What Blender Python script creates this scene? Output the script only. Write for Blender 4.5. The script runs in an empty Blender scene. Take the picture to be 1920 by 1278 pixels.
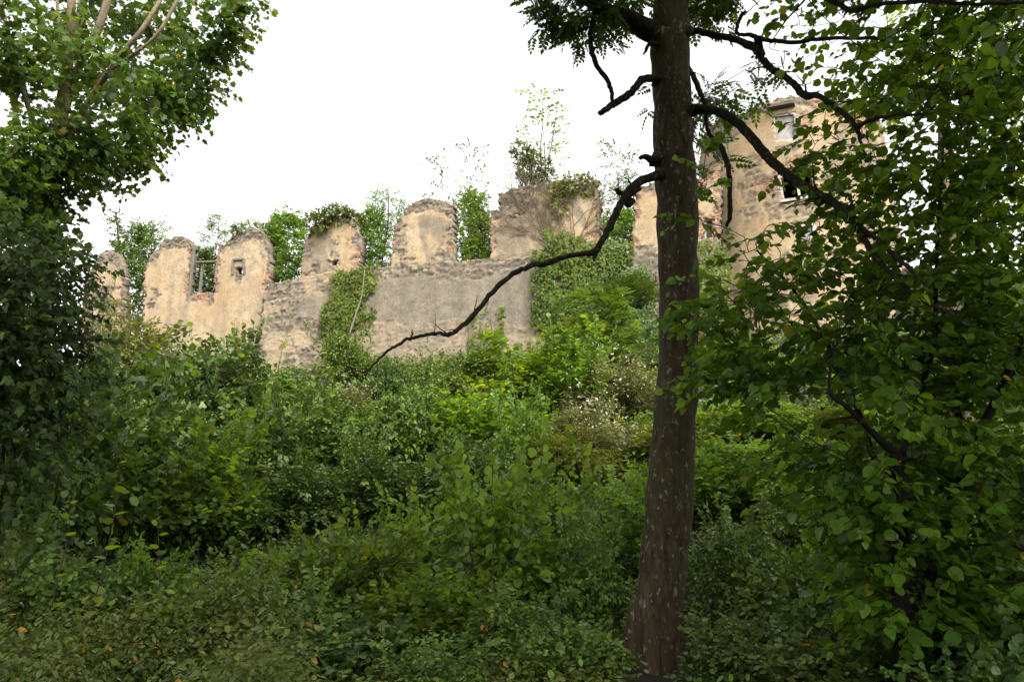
import bpy, math, random
import numpy as np
from mathutils import Vector, Matrix

R = math.radians
scene = bpy.context.scene
COL = scene.collection
F = 1470.0                      # focal length in pixels of the 1920 px wide photograph
PITCH = R(15)
EYE = 1.65
SP, CP = math.sin(PITCH), math.cos(PITCH)


# ------------------------------------------------------------------ helpers
def ray(u, v):
    yc = (639.0 - v) / F
    return (u - 960.0) / F, CP - yc * SP, SP + yc * CP


def at(u, v, Y):
    """the world point at depth Y that the photograph shows at pixel u, v"""
    dx, dy, dz = ray(u, v)
    k = Y / dy
    return np.array((dx * k, Y, EYE + dz * k))


def px(Y, v=639.0):
    """metres per photograph pixel at depth Y"""
    return Y / ray(960, v)[1] / F


def hsh(i, j, k=0):
    i = np.asarray(i, dtype=np.int64); j = np.asarray(j, dtype=np.int64)
    n = (i * 374761393 + j * 668265263 + k * 1274126177) & 0xFFFFFFFF
    n = ((n ^ (n >> 13)) * 1274126177) & 0xFFFFFFFF
    n = ((n ^ (n >> 15)) * 2246822519) & 0xFFFFFFFF
    return ((n ^ (n >> 16)) & 0xFFFFFF) / float(0xFFFFFF)


def vn(x, y, seed=0):
    x = np.asarray(x, float); y = np.asarray(y, float)
    i = np.floor(x).astype(np.int64); j = np.floor(y).astype(np.int64)
    fx = x - i; fy = y - j
    fx = fx * fx * (3 - 2 * fx); fy = fy * fy * (3 - 2 * fy)
    a = hsh(i, j, seed); b = hsh(i + 1, j, seed); c = hsh(i, j + 1, seed); d = hsh(i + 1, j + 1, seed)
    return (a * (1 - fx) + b * fx) * (1 - fy) + (c * (1 - fx) + d * fx) * fy


def fbm(x, y, seed=0, o=4):
    s = 0; a = .5; t = 0
    for q in range(o):
        s = s + a * vn(np.asarray(x) * 2 ** q, np.asarray(y) * 2 ** q, seed + q * 17); t += a; a *= .5
    return s / t


def sst(a, b, x):
    t = np.clip((x - a) / (b - a), 0, 1)
    return t * t * (3 - 2 * t)


def worley(x, y, seed=0, jit=.85):
    i0 = np.floor(x).astype(np.int64); j0 = np.floor(y).astype(np.int64)
    f1 = np.full(x.shape, 9.); f2 = np.full(x.shape, 9.); idr = np.zeros(x.shape)
    for di in (-1, 0, 1):
        for dj in (-1, 0, 1):
            i = i0 + di; j = j0 + dj
            cx = i + .5 + (hsh(i, j, seed) - .5) * jit; cy = j + .5 + (hsh(i, j, seed + 5) - .5) * jit
            d = np.sqrt((x - cx) ** 2 + (y - cy) ** 2)
            n = d < f1
            f2 = np.where(n, f1, np.minimum(f2, d)); idr = np.where(n, hsh(i, j, seed + 9), idr); f1 = np.where(n, d, f1)
    return f1, f2, idr


def inpoly(poly, x, y):
    r = np.zeros(x.shape, bool)
    n = len(poly)
    for q in range(n):
        x1, y1 = poly[q]; x2, y2 = poly[(q + 1) % n]
        if y1 == y2:
            continue
        c = ((y1 > y) != (y2 > y)) & (x < (x2 - x1) * (y - y1) / (y2 - y1) + x1)
        r ^= c
    return r


def raw_mesh(name, verts, loops, starts, attrs=None, smooth=False):
    me = bpy.data.meshes.new(name)
    me.vertices.add(len(verts)); me.vertices.foreach_set('co', np.asarray(verts, np.float32).ravel())
    me.loops.add(len(loops)); me.loops.foreach_set('vertex_index', np.asarray(loops, np.int32))
    me.polygons.add(len(starts)); me.polygons.foreach_set('loop_start', np.asarray(starts, np.int32))
    me.update(calc_edges=True)
    if smooth:
        me.polygons.foreach_set('use_smooth', np.ones(len(starts), bool))
    for k, (typ, dat) in (attrs or {}).items():
        a = me.attributes.new(k, typ, 'POINT')
        a.data.foreach_set('color' if typ == 'FLOAT_COLOR' else 'value', np.asarray(dat, np.float32).ravel())
    me.validate()
    return me


def link(name, me, mat=None, parent=None, loc=None):
    o = bpy.data.objects.new(name, me); COL.objects.link(o)
    if mat is not None:
        me.materials.append(mat)
    if parent is not None:
        o.parent = parent
    if loc is not None:
        o.location = loc
    return o


def tag(o, label, cat, group=None, kind=None):
    o['label'] = label; o['category'] = cat
    if group: o['group'] = group
    if kind: o['kind'] = kind
    return o


def thing(name, label, cat, loc=(0, 0, 0), rz=0, group=None):
    o = bpy.data.objects.new(name, None); COL.objects.link(o)
    o.location = loc; o.rotation_euler = (0, 0, rz); o.empty_display_size = .2
    return tag(o, label, cat, group)


def norm(a):
    return a / np.maximum(np.linalg.norm(a, axis=-1, keepdims=True), 1e-9)


class Tubes:
    """round tapering stems collected into one mesh"""
    def __init__(self): self.v = []; self.l = []; self.s = []; self.n = 0; self.nl = 0

    def add(self, pts, rad, sides=5, cap=True, wob=0, seed=0):
        pts = np.asarray(pts, float); m = len(pts)
        rad = np.broadcast_to(np.asarray(rad, float), (m,))
        t = norm(np.gradient(pts, axis=0))
        u = np.cross(t[0], (0.3, .9, .2)); u /= np.linalg.norm(u)
        ang = np.linspace(0, 2 * np.pi, sides, endpoint=False)
        for k in range(m):
            u = u - t[k] * np.dot(u, t[k]); u /= max(np.linalg.norm(u), 1e-9)
            w = np.cross(t[k], u)
            rr = rad[k] * np.ones(sides)
            if wob:
                rr = rr * (1 + wob * (vn(np.cos(ang) * 2 + 50 + seed, np.sin(ang) * 2 + 50 + k * .35, seed) - .5) * 2)
            self.v.append(pts[k] + np.outer(rr * np.cos(ang), u) + np.outer(rr * np.sin(ang), w))
        b = self.n
        for k in range(m - 1):
            for a in range(sides):
                c = (a + 1) % sides
                self.l += [b + k * sides + a, b + k * sides + c, b + (k + 1) * sides + c, b + (k + 1) * sides + a]
                self.s.append(self.nl); self.nl += 4
        if cap:
            for k in (0, m - 1):
                idx = [b + k * sides + a for a in range(sides)]
                self.l += idx[::-1] if k == 0 else idx
                self.s.append(self.nl); self.nl += sides
        self.n += m * sides

    def mesh(self, name, smooth=True):
        return raw_mesh(name, np.concatenate(self.v), self.l, self.s, smooth=smooth)


def spline(pts, n):
    """Catmull-Rom through the rows of pts (any width)"""
    p = np.asarray(pts, float)
    p = np.vstack([2 * p[0] - p[1], p, 2 * p[-1] - p[-2]])
    seg = len(p) - 3; out = []
    for t in np.linspace(0, seg - 1e-6, n):
        k = int(t); f = t - k
        a, b, c, d = p[k], p[k + 1], p[k + 2], p[k + 3]
        out.append(.5 * (2 * b + (c - a) * f + (2 * a - 5 * b + 4 * c - d) * f * f + (3 * b - a - 3 * c + d) * f ** 3))
    return np.array(out)


# ------------------------------------------------------------------ leaves
def leaf_tmpl(half, droop=.18, fold=.12):
    """half: outline from base to tip on the right side, length 1 along +Y"""
    mid = [(0, 0), (0, .5), (0, 1)]
    V = [(0, y, -droop * y * y) for _, y in mid]
    h = half[1:-1]
    for sgn in (1, -1):
        V += [(sgn * x, y, -droop * y * y + fold * x) for x, y in h]
    n = len(h)
    f1 = [0] + [3 + k for k in range(n)] + [2, 1]
    f2 = [0, 1, 2] + [3 + n + k for k in reversed(range(n))]
    return np.array(V), [f1, f2]


ROUND = leaf_tmpl([(0, 0), (.26, .02), (.44, .22), (.47, .48), (.36, .74), (.14, .9), (0, 1.06)])
ROUND2 = leaf_tmpl([(0, 0), (.22, .05), (.4, .25), (.41, .5), (.27, .78), (.1, .95), (0, 1.12)], .34, .3)
ROUND3 = leaf_tmpl([(0, 0), (.3, -.02), (.46, .18), (.5, .42), (.42, .66), (.2, .84), (0, .96)], .08, -.12)
HAZ = [ROUND, ROUND2, ROUND3]
OVAL = leaf_tmpl([(0, 0), (.2, .18), (.27, .42), (.2, .7), (0, 1)])
SMALL = (np.array([(0, 0, 0), (.3, .45, .05), (0, 1, -.15), (-.3, .45, .05)]), [[0, 1, 2], [0, 2, 3]])
NARROW = (np.array([(0, 0, 0), (.13, .4, .03), (0, 1, -.2), (-.13, .4, .03)]), [[0, 1, 2], [0, 2, 3]])
MAPLE = leaf_tmpl([(0, 0), (.2, -.08), (.5, .06), (.36, .24), (.62, .52), (.4, .52), (.3, .6), (.26, .78), (.15, .76), (0, 1.05)], .2, .08)
IVY = leaf_tmpl([(0, 0), (.3, -.1), (.5, .2), (.28, .42), (.2, .7), (0, 1)], .15, .05)


def pinnate(n=4):
    V = []; Fc = []
    def leaflet(o, d, l, w):
        s = np.array((d[1], -d[0], 0.)); d = np.array((d[0], d[1], -.25)); o = np.array(o)
        b = len(V)
        V.extend([o, o + d * l * .45 + s * w, o + d * l, o + d * l * .45 - s * w]); Fc.append([b, b + 1, b + 2]); Fc.append([b, b + 2, b + 3])
    for k in range(n):
        y = .15 + .72 * k / n
        z = -.25 * y * y
        for sg in (1, -1):
            leaflet((sg * .01, y, z), (sg * .8, .6), .38 * (1 - .12 * k), .095)
    leaflet((0, .8, -.16), (0, 1), .32, .08)
    b = len(V)
    V.extend([np.array((-.008, 0, 0)), np.array((.008, 0, 0)), np.array((0, .85, -.17))]); Fc.append([b, b + 1, b + 2])
    return np.array(V), Fc


ASH = pinnate()


class Leaves:
    def __init__(self): self.v = []; self.r = []; self.l = []; self.s = []; self.n = 0; self.nl = 0; self.count = 0

    def add(self, tmpl, P, D, N, size, rnd):
        T, faces = tmpl
        D = norm(D); X = norm(np.cross(D, N)); Z = np.cross(X, D)
        n = len(P); m = len(T)
        size = np.broadcast_to(size, (n,))[:, None, None]
        V = P[:, None, :] + size * (T[None, :, 0:1] * X[:, None, :] + T[None, :, 1:2] * D[:, None, :] + T[None, :, 2:3] * Z[:, None, :])
        self.v.append(V.reshape(-1, 3)); self.r.append(np.repeat(rnd, m))
        loop = np.concatenate([np.array(f) for f in faces]); st = np.cumsum([0] + [len(f) for f in faces])[:-1]
        base = self.n + np.arange(n) * m
        self.l.append((base[:, None] + loop[None, :]).ravel())
        self.s.append((self.nl + np.arange(n)[:, None] * len(loop) + st[None, :]).ravel())
        self.n += n * m; self.nl += n * len(loop); self.count += n

    def mesh(self, name):
        return raw_mesh(name, np.concatenate(self.v), np.concatenate(self.l), np.concatenate(self.s),
                        {'rnd': ('FLOAT', np.concatenate(self.r))})


def sprays(lv, tb, rng, P, D, spec):
    """leafy twigs that start at P along D"""
    n = len(P); k = spec['k']
    L = spec['len'] * rng.uniform(.65, 1.25, n)
    D = norm(D); up = np.array((0, 0, 1.))
    side = norm(np.cross(D, up) + rng.normal(0, .15, (n, 3)))
    nrm = norm(np.cross(side, D) + rng.normal(0, .1, (n, 3)))
    nrm = np.where(nrm[:, 2:3] < 0, -nrm, nrm)
    sag = spec.get('sag', .2)
    tw = []
    rs = rng.uniform(0, 1, n)
    for j in range(k):
        t = (j + .6) / k
        pos = P + D * (L * t)[:, None] - up * (sag * L * t * t)[:, None]
        sg = (1 if j % 2 else -1) if j < k - 1 else 0
        fan = spec.get('fan', .9)
        d = D * (.55 if sg else 1) + side * sg * fan + rng.normal(0, .25, (n, 3)) - up * spec.get('hang', .25)
        nn = nrm * (1 - spec.get('face', 0)) + spec.get('facing', up) * spec.get('face', 0) + rng.normal(0, spec.get('tilt', .35), (n, 3))
        size = spec['size'] * rng.uniform(.45, 1.2, n)
        rnd = np.clip(rs * .5 + rng.uniform(0, 1, n) * .5 + spec.get('shift', 0), 0, 1)
        rnd = np.where(rng.uniform(0, 1, n) < spec.get('yel', .012), .985, np.minimum(rnd, .93))
        lv.add(spec['tmpl'][j % len(spec['tmpl'])] if isinstance(spec['tmpl'], list) else spec['tmpl'], pos, d, nn, size, rnd)
    if tb is not None:
        for q in range(n):
            e = P[q] + D[q] * L[q] - up * sag * L[q]
            m = P[q] + D[q] * L[q] * .5 - up * sag * L[q] * .25
            tb.add([P[q], m, e], [spec['twig'], spec['twig'] * .7, spec['twig'] * .35], 3, cap=False)


def grow(tb, rng, roots, A, r_tip, sides=4, bend=.12, kr=.55):
    """joins every point of A to the nearest piece of wood with a bent twig; returns each one's direction"""
    nodes = []; rads = []
    for pts, rr in roots:
        q = len(pts)
        nodes += list(pts); rads += list(np.broadcast_to(rr, (q,)))
    nodes = np.array(nodes, float); rads = np.array(rads, float)
    dist = np.min(np.linalg.norm(A[:, None, :] - nodes[None], axis=2), axis=1)
    order = np.argsort(dist)
    cap = len(nodes) + len(A) * 3
    NB = np.zeros((cap, 3)); RB = np.zeros(cap); NB[:len(nodes)] = nodes; RB[:len(nodes)] = rads; c = len(nodes)
    out = np.zeros_like(A)
    for i in order:
        d = NB[:c] - A[i]
        w = np.linalg.norm(d, axis=1) + np.maximum(0, d[:, 2]) * .9
        j = int(np.argmin(w))
        p0 = NB[j]; r0 = max(min(RB[j] * kr, .03 + RB[j] * .3), r_tip)
        L = np.linalg.norm(A[i] - p0)
        off = rng.normal(0, bend, 3) * L; off[2] = abs(off[2]) * .7
        m1 = p0 + (A[i] - p0) * .35 + off; m2 = p0 + (A[i] - p0) * .7 + off * .7
        tb.add([p0, m1, m2, A[i]], [r0, r0 * .75 + r_tip * .25, (r0 + r_tip) * .5, r_tip], sides, cap=False)
        NB[c:c + 3] = (m1, m2, A[i]); RB[c:c + 3] = (r0 * .75, (r0 + r_tip) / 2, r_tip); c += 3
        out[i] = A[i] - m2
    return out


# ------------------------------------------------------------------ materials
def new_mat(name):
    m = bpy.data.materials.new(name); m.use_nodes = True
    nt = m.node_tree; nt.nodes.clear()
    return m, nt, nt.nodes.new('ShaderNodeOutputMaterial')


def nd(nt, typ, **kw):
    n = nt.nodes.new(typ)
    for k, v in kw.items():
        if k.startswith('i_'):
            n.inputs[k[2:].replace('_', ' ')].default_value = v
        else:
            setattr(n, k, v)
    return n


def ramp(nt, stops, fac=None):
    r = nt.nodes.new('ShaderNodeValToRGB'); e = r.color_ramp.elements
    while len(e) < len(stops): e.new(.5)
    for k, (p, c) in enumerate(stops):
        e[k].position = p; e[k].color = (*c, 1) if len(c) == 3 else c
    if fac is not None: nt.links.new(fac, r.inputs[0])
    return r


def mixc(nt, fac, a, b, bt='MIX'):
    m = nt.nodes.new('ShaderNodeMix'); m.data_type = 'RGBA'; m.blend_type = bt
    for s, x in ((0, fac), (6, a), (7, b)):
        if isinstance(x, (int, float)): m.inputs[s].default_value = x
        elif isinstance(x, tuple): m.inputs[s].default_value = (*x, 1)
        else: nt.links.new(x, m.inputs[s])
    return m.outputs[2]


def leaf_mat(name, dark, mid, light, yellow=(.22, .2, .02), trans=.42, rough=.38, spec=.3, glow=(1.9, 1.75, .7)):
    m, nt, out = new_mat(name)
    a = nd(nt, 'ShaderNodeAttribute', attribute_name='rnd')
    oi = nd(nt, 'ShaderNodeObjectInfo')
    r = ramp(nt, [(0, tuple(q * .6 for q in dark)), (.45, mid), (.93, tuple(q * 1.18 for q in light)), (.96, yellow)], a.outputs['Fac'])
    hs = nd(nt, 'ShaderNodeHueSaturation')
    mr = nd(nt, 'ShaderNodeMapRange', i_To_Min=.485, i_To_Max=.512); nt.links.new(oi.outputs['Random'], mr.inputs[0])
    nt.links.new(mr.outputs[0], hs.inputs['Hue']); nt.links.new(r.outputs[0], hs.inputs['Color'])
    ge = nd(nt, 'ShaderNodeNewGeometry')
    back = mixc(nt, ge.outputs['Backfacing'], hs.outputs[0], mixc(nt, .3, hs.outputs[0], (.16, .19, .11)))
    p = nd(nt, 'ShaderNodeBsdfPrincipled', i_Roughness=rough); p.inputs['Specular IOR Level'].default_value = spec
    nt.links.new(back, p.inputs['Base Color'])
    t = nd(nt, 'ShaderNodeBsdfTranslucent')
    tc = mixc(nt, 1.0, hs.outputs[0], glow, 'MULTIPLY'); nt.links.new(tc, t.inputs['Color'])
    mx = nd(nt, 'ShaderNodeMixShader', i_Fac=trans)
    nt.links.new(p.outputs[0], mx.inputs[1]); nt.links.new(t.outputs[0], mx.inputs[2]); nt.links.new(mx.outputs[0], out.inputs[0])
    return m


M = {}
M['hazel'] = leaf_mat('hazel leaf', (.034, .068, .009), (.066, .128, .012), (.115, .19, .018), trans=.52, glow=(2.9, 2.4, .7))
M['maple'] = leaf_mat('maple leaf', (.026, .056, .009), (.050, .102, .013), (.095, .152, .022), trans=.4)
M['ash'] = leaf_mat('ash leaf', (0.028, 0.056, 0.009), (0.050, 0.098, 0.013), (0.080, 0.140, 0.018), trans=.35)
M['ivy'] = leaf_mat('ivy leaf', (.040, .066, .010), (.075, .110, .015), (.13, .165, .03), (.2, .1, .03), trans=.2, rough=.6, spec=.15)
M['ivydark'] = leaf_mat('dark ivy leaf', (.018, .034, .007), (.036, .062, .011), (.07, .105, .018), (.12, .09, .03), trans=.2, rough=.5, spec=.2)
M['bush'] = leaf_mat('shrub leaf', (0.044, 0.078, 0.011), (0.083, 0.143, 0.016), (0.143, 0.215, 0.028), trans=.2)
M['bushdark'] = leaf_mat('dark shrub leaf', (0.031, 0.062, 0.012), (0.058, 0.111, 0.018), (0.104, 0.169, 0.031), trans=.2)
M['olive'] = leaf_mat('olive shrub leaf', (0.061, 0.075, 0.011), (0.105, 0.127, 0.018), (0.165, 0.182, 0.032), trans=.3)
M['bright'] = leaf_mat('fresh green leaf', (0.056, 0.110, 0.013), (0.099, 0.185, 0.018), (0.151, 0.252, 0.032), trans=.4)
M['lime'] = leaf_mat('yellow green leaf', (.065, .125, .012), (.13, .21, .018), (.20, .285, .03), trans=.4)
M['pale'] = leaf_mat('pale weed leaf', (.075, .09, .03), (.13, .15, .05), (.22, .22, .10), (.42, .40, .27), trans=.25)
M['flower'] = leaf_mat('seed fluff', (.3, .28, .2), (.42, .38, .28), (.5, .45, .36), (.45, .34, .32), trans=.3)
M['carpet'] = leaf_mat('ground plant leaf', (0.046, 0.062, 0.012), (0.086, 0.109, 0.016), (0.144, 0.161, 0.027), (.28, .17, .03), trans=.28, rough=.45)
M['yellowish'] = leaf_mat('yellowing ground leaf', (.042, .062, .012), (.085, .112, .018), (.15, .17, .03), (.32, .16, .035), trans=.28)


def bark_mat(name, c1, c2, lichen=.0, scale=9, bump=.5, red=None, crack=0):
    m, nt, out = new_mat(name)
    tc = nd(nt, 'ShaderNodeTexCoord')
    mp = nd(nt, 'ShaderNodeMapping'); mp.inputs['Scale'].default_value = (scale, scale, scale * .22)
    nt.links.new(tc.outputs['Object'], mp.inputs[0])
    n1 = nd(nt, 'ShaderNodeTexNoise', i_Scale=3.0, i_Detail=8.0, i_Roughness=.65); nt.links.new(mp.outputs[0], n1.inputs[0])
    vo = nd(nt, 'ShaderNodeTexVoronoi', feature='DISTANCE_TO_EDGE', i_Scale=2.2); ds = nd(nt, 'ShaderNodeTexNoise', i_Scale=5.0, i_Detail=3.0); nt.links.new(tc.outputs['Object'], ds.inputs[0])
    wv = nd(nt, 'ShaderNodeMix', data_type='VECTOR'); wv.inputs[0].default_value = .45; nt.links.new(mp.outputs[0], wv.inputs[4]); nt.links.new(ds.outputs[1], wv.inputs[5])
    nt.links.new(wv.outputs[1], vo.inputs[0])
    col = ramp(nt, [(.3, c1), (.7, c2)], n1.outputs[0]).outputs[0]
    col = mixc(nt, ramp(nt, [(.0, (crack,) * 3), (.16, (0, 0, 0))], vo.outputs[0]).outputs[0], col, (c1[0] * .6, c1[1] * .6, c1[2] * .6))
    big = nd(nt, 'ShaderNodeTexNoise', i_Scale=1.3, i_Detail=4.0); nt.links.new(tc.outputs['Object'], big.inputs[0])
    col = mixc(nt, ramp(nt, [(.45, (0, 0, 0)), (.65, (.7, .7, .7))], big.outputs[0]).outputs[0], col, (c2[0] * .6, c2[1] * .72, c2[2] * .5))
    if red:
        sx = nd(nt, 'ShaderNodeSeparateXYZ'); nt.links.new(tc.outputs['Object'], sx.inputs[0])
        mr = nd(nt, 'ShaderNodeMapRange', i_From_Min=.2, i_From_Max=.75, i_To_Min=.8, i_To_Max=0.0); nt.links.new(sx.outputs[2], mr.inputs[0])
        mm = nd(nt, 'ShaderNodeMath', operation='MULTIPLY'); nt.links.new(mr.outputs[0], mm.inputs[0]); nt.links.new(ramp(nt, [(.35, (0, 0, 0)), (.6, (1, 1, 1))], big.outputs[0]).outputs[0], mm.inputs[1])
        col = mixc(nt, mm.outputs[0], col, red)
    if lichen:
        lm = nd(nt, 'ShaderNodeMapping'); lm.inputs['Scale'].default_value = (1, 1, .6); nt.links.new(tc.outputs['Object'], lm.inputs[0])
        ln = nd(nt, 'ShaderNodeTexNoise', i_Scale=22.0, i_Detail=3.0, i_Roughness=.6, i_Distortion=.3); nt.links.new(lm.outputs[0], ln.inputs[0])
        lf = ramp(nt, [(.60, (0, 0, 0)), (.64, (lichen,) * 3)], ln.outputs[0])
        pick = nd(nt, 'ShaderNodeTexNoise', i_Scale=3.1); nt.links.new(tc.outputs['Object'], pick.inputs[0])
        m2 = nd(nt, 'ShaderNodeMath', operation='MULTIPLY'); nt.links.new(lf.outputs[0], m2.inputs[0])
        nt.links.new(ramp(nt, [(.36, (0, 0, 0)), (.46, (1, 1, 1))], pick.outputs[0]).outputs[0], m2.inputs[1])
        col = mixc(nt, m2.outputs[0], col, (.2, .2, .155))
    p = nd(nt, 'ShaderNodeBsdfPrincipled', i_Roughness=.9); p.inputs['Specular IOR Level'].default_value = .15
    nt.links.new(col, p.inputs['Base Color'])
    ad = nd(nt, 'ShaderNodeMath', operation='MULTIPLY_ADD'); nt.links.new(vo.outputs[0], ad.inputs[0]); ad.inputs[1].default_value = .8
    nt.links.new(n1.outputs[0], ad.inputs[2])
    b = nd(nt, 'ShaderNodeBump', i_Strength=bump, i_Distance=.03); nt.links.new(ad.outputs[0], b.inputs['Height'])
    nt.links.new(b.outputs[0], p.inputs['Normal']); nt.links.new(p.outputs[0], out.inputs[0])
    return m


M['ashbark'] = bark_mat('ash bark', (.019, .014, .008), (.09, .068, .039), .75, 7, .7, red=(.085, .052, .03), crack=.3)
M['branch'] = bark_mat('dark branch bark', (.012, .009, .006), (.042, .032, .022), .25, 12, .6)
M['stembark'] = bark_mat('dark hazel bark', (.006, .005, .004), (.022, .017, .012), 0, 12, .6)
M['twig'] = bark_mat('twig bark', (.03, .022, .014), (.075, .055, .035), 0, 20, .3)
M['palebark'] = bark_mat('pale maple bark', (.13, .095, .06), (.28, .21, .14), .3, 6, .5)
M['deadvine'] = bark_mat('dead vine', (.10, .07, .045), (.2, .15, .1), 0, 20, .3)
M['greywood'] = bark_mat('weathered wood', (.10, .085, .07), (.24, .21, .175), 0, 8, .3)


def masonry_mat():
    m, nt, out = new_mat('ruin masonry')
    tc = nd(nt, 'ShaderNodeTexCoord'); co = tc.outputs['Object']
    at_ = nd(nt, 'ShaderNodeAttribute', attribute_name='mix'); sep = nd(nt, 'ShaderNodeSeparateColor'); nt.links.new(at_.outputs['Color'], sep.inputs[0])
    st = nd(nt, 'ShaderNodeAttribute', attribute_name='stone')
    gp = nd(nt, 'ShaderNodeAttribute', attribute_name='gap')
    def noise(s, d=5, r=.6):
        n = nd(nt, 'ShaderNodeTexNoise', i_Scale=s, i_Detail=float(d), i_Roughness=r); nt.links.new(co, n.inputs[0]); return n.outputs[0]
    big, midn, fine = noise(.55, 5), noise(2.2, 9, .68), noise(13, 6, .75)
    stone = ramp(nt, [(0, (.11, .092, .07)), (.3, (.17, .14, .105)), (.6, (.26, .20, .13)), (.8, (.21, .18, .145)), (1, (.37, .30, .21))], st.outputs['Fac']).outputs[0]
    stone = mixc(nt, ramp(nt, [(.35, (0, 0, 0)), (.75, (.6, .6, .6))], fine).outputs[0], stone, (.16, .14, .11))
    rub = mixc(nt, gp.outputs['Fac'], stone, (.14, .11, .075))
    cream = ramp(nt, [(.28, (.23, .17, .108)), (.43, (.37, .285, .178)), (.56, (.47, .362, .228)), (.78, (.53, .43, .30))], midn).outputs[0]
    cream = mixc(nt, ramp(nt, [(.42, (0, 0, 0)), (.66, (.75, .75, .75))], big).outputs[0], cream, (.40, .26, .125))
    cream = mixc(nt, ramp(nt, [(.5, (0, 0, 0)), (.66, (.75, .75, .75))], fine).outputs[0], cream, (.22, .165, .11))
    stm = nd(nt, 'ShaderNodeMapping'); stm.inputs['Scale'].default_value = (1.9, 1.9, .28); nt.links.new(co, stm.inputs[0])
    stn = nd(nt, 'ShaderNodeTexNoise', i_Scale=1.0, i_Detail=7.0, i_Roughness=.62); nt.links.new(stm.outputs[0], stn.inputs[0])
    streak = ramp(nt, [(.48, (0, 0, 0)), (.68, (.6, .6, .6))], stn.outputs[0]).outputs[0]
    cream = mixc(nt, streak, cream, (.235, .185, .125))
    grey = ramp(nt, [(.3, (.11, .095, .072)), (.52, (.185, .155, .115)), (.75, (.28, .235, .175))], midn).outputs[0]
    grey = mixc(nt, ramp(nt, [(.5, (0, 0, 0)), (.66, (.7, .7, .7))], fine).outputs[0], grey, (.34, .28, .205))
    mp = nd(nt, 'ShaderNodeSeparateXYZ'); nt.links.new(co, mp.inputs[0])
    cb = nd(nt, 'ShaderNodeCombineXYZ'); nt.links.new(mp.outputs[0], cb.inputs[0]); nt.links.new(mp.outputs[2], cb.inputs[1])
    bt = nd(nt, 'ShaderNodeTexBrick', i_Scale=1.0, i_Mortar_Size=.012); nt.links.new(cb.outputs[0], bt.inputs[0])
    bt.inputs['Brick Width'].default_value = .26; bt.inputs['Row Height'].default_value = .085
    bt.inputs['Color1'].default_value = (.25, .105, .06, 1); bt.inputs['Color2'].default_value = (.32, .18, .11, 1); bt.inputs['Mortar'].default_value = (.38, .29, .2, 1)
    grey = mixc(nt, ramp(nt, [(.5, (0, 0, 0)), (.7, (.6, .6, .6))], stn.outputs[0]).outputs[0], grey, (.13, .11, .085))
    col = mixc(nt, sep.outputs[0], rub, cream)
    col = mixc(nt, sep.outputs[1], col, grey)
    col = mixc(nt, sep.outputs[2], col, bt.outputs[0])
    p = nd(nt, 'ShaderNodeBsdfPrincipled', i_Roughness=.95); p.inputs['Specular IOR Level'].default_value = .1
    nt.links.new(col, p.inputs['Base Color'])
    hb = nd(nt, 'ShaderNodeMath', operation='ADD'); nt.links.new(fine, hb.inputs[0]); nt.links.new(midn, hb.inputs[1])
    b = nd(nt, 'ShaderNodeBump', i_Strength=.7, i_Distance=.05); nt.links.new(hb.outputs[0], b.inputs['Height'])
    nt.links.new(b.outputs[0], p.inputs['Normal']); nt.links.new(p.outputs[0], out.inputs[0])
    return m


M['masonry'] = masonry_mat()


def plain_mat(name, c, rough=.8, var=.25, sc=6):
    m, nt, out = new_mat(name)
    tc = nd(nt, 'ShaderNodeTexCoord')
    n = nd(nt, 'ShaderNodeTexNoise', i_Scale=float(sc), i_Detail=6.0); nt.links.new(tc.outputs['Object'], n.inputs[0])
    lo = tuple(x * (1 - var) for x in c); hi = tuple(min(1, x * (1 + var)) for x in c)
    r = ramp(nt, [(.3, lo), (.7, hi)], n.outputs[0])
    p = nd(nt, 'ShaderNodeBsdfPrincipled', i_Roughness=rough); nt.links.new(r.outputs[0], p.inputs['Base Color'])
    b = nd(nt, 'ShaderNodeBump', i_Strength=.3, i_Distance=.02); nt.links.new(n.outputs[0], b.inputs['Height']); nt.links.new(b.outputs[0], p.inputs['Normal'])
    nt.links.new(p.outputs[0], out.inputs[0])
    return m


M['soil'] = plain_mat('leaf litter soil', (.013, .010, .006), .95, .5, 5)
M['paint'] = plain_mat('flaking white paint', (.38, .36, .33), .7, .35, 9)
M['board'] = plain_mat('pale grey boards', (.30, .28, .26), .75, .3, 4)
M['redwood'] = plain_mat('reddish timber', (.22, .13, .09), .85, .3, 8)
M['slate'] = plain_mat('dark roof slab', (.09, .075, .06), .85, .3, 6)

# ------------------------------------------------------------------ wall plane
P0 = np.array((4.26, 30.0)); WD = norm(np.array((19.14, -5.8))); WN = np.array((WD[1], -WD[0]))   # WN looks at the camera
WROT = math.atan2(WD[1], WD[0])


def wpt(u, v, t=0.0):
    """photograph pixel -> (s, z) on the wall plane moved t towards the camera"""
    dx, dy, dz = ray(u, v)
    o = P0 + WN * t
    k = np.dot(o, WN) / (dx * WN[0] + dy * WN[1])
    p = np.array((dx, dy)) * k
    return float(np.dot(p - o, WD)), EYE + dz * k


def wxyz(s, z, t=0.0):
    p = P0 + WD * s + WN * t
    return np.array((p[0], p[1], z))


def wall_front(x, y):
    """distance in front of the wall plane"""
    return (x - P0[0]) * WN[0] + (y - P0[1]) * WN[1]


GT = np.array([(-6, 12.2), (-1.6, 12.2), (-.5, 9.6), (0, 9.4), (2.5, 8.6), (8, 6.0), (15, 2.75), (21, .65), (26, .12), (31, 0), (60, -.6), (400, -3)])


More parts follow.
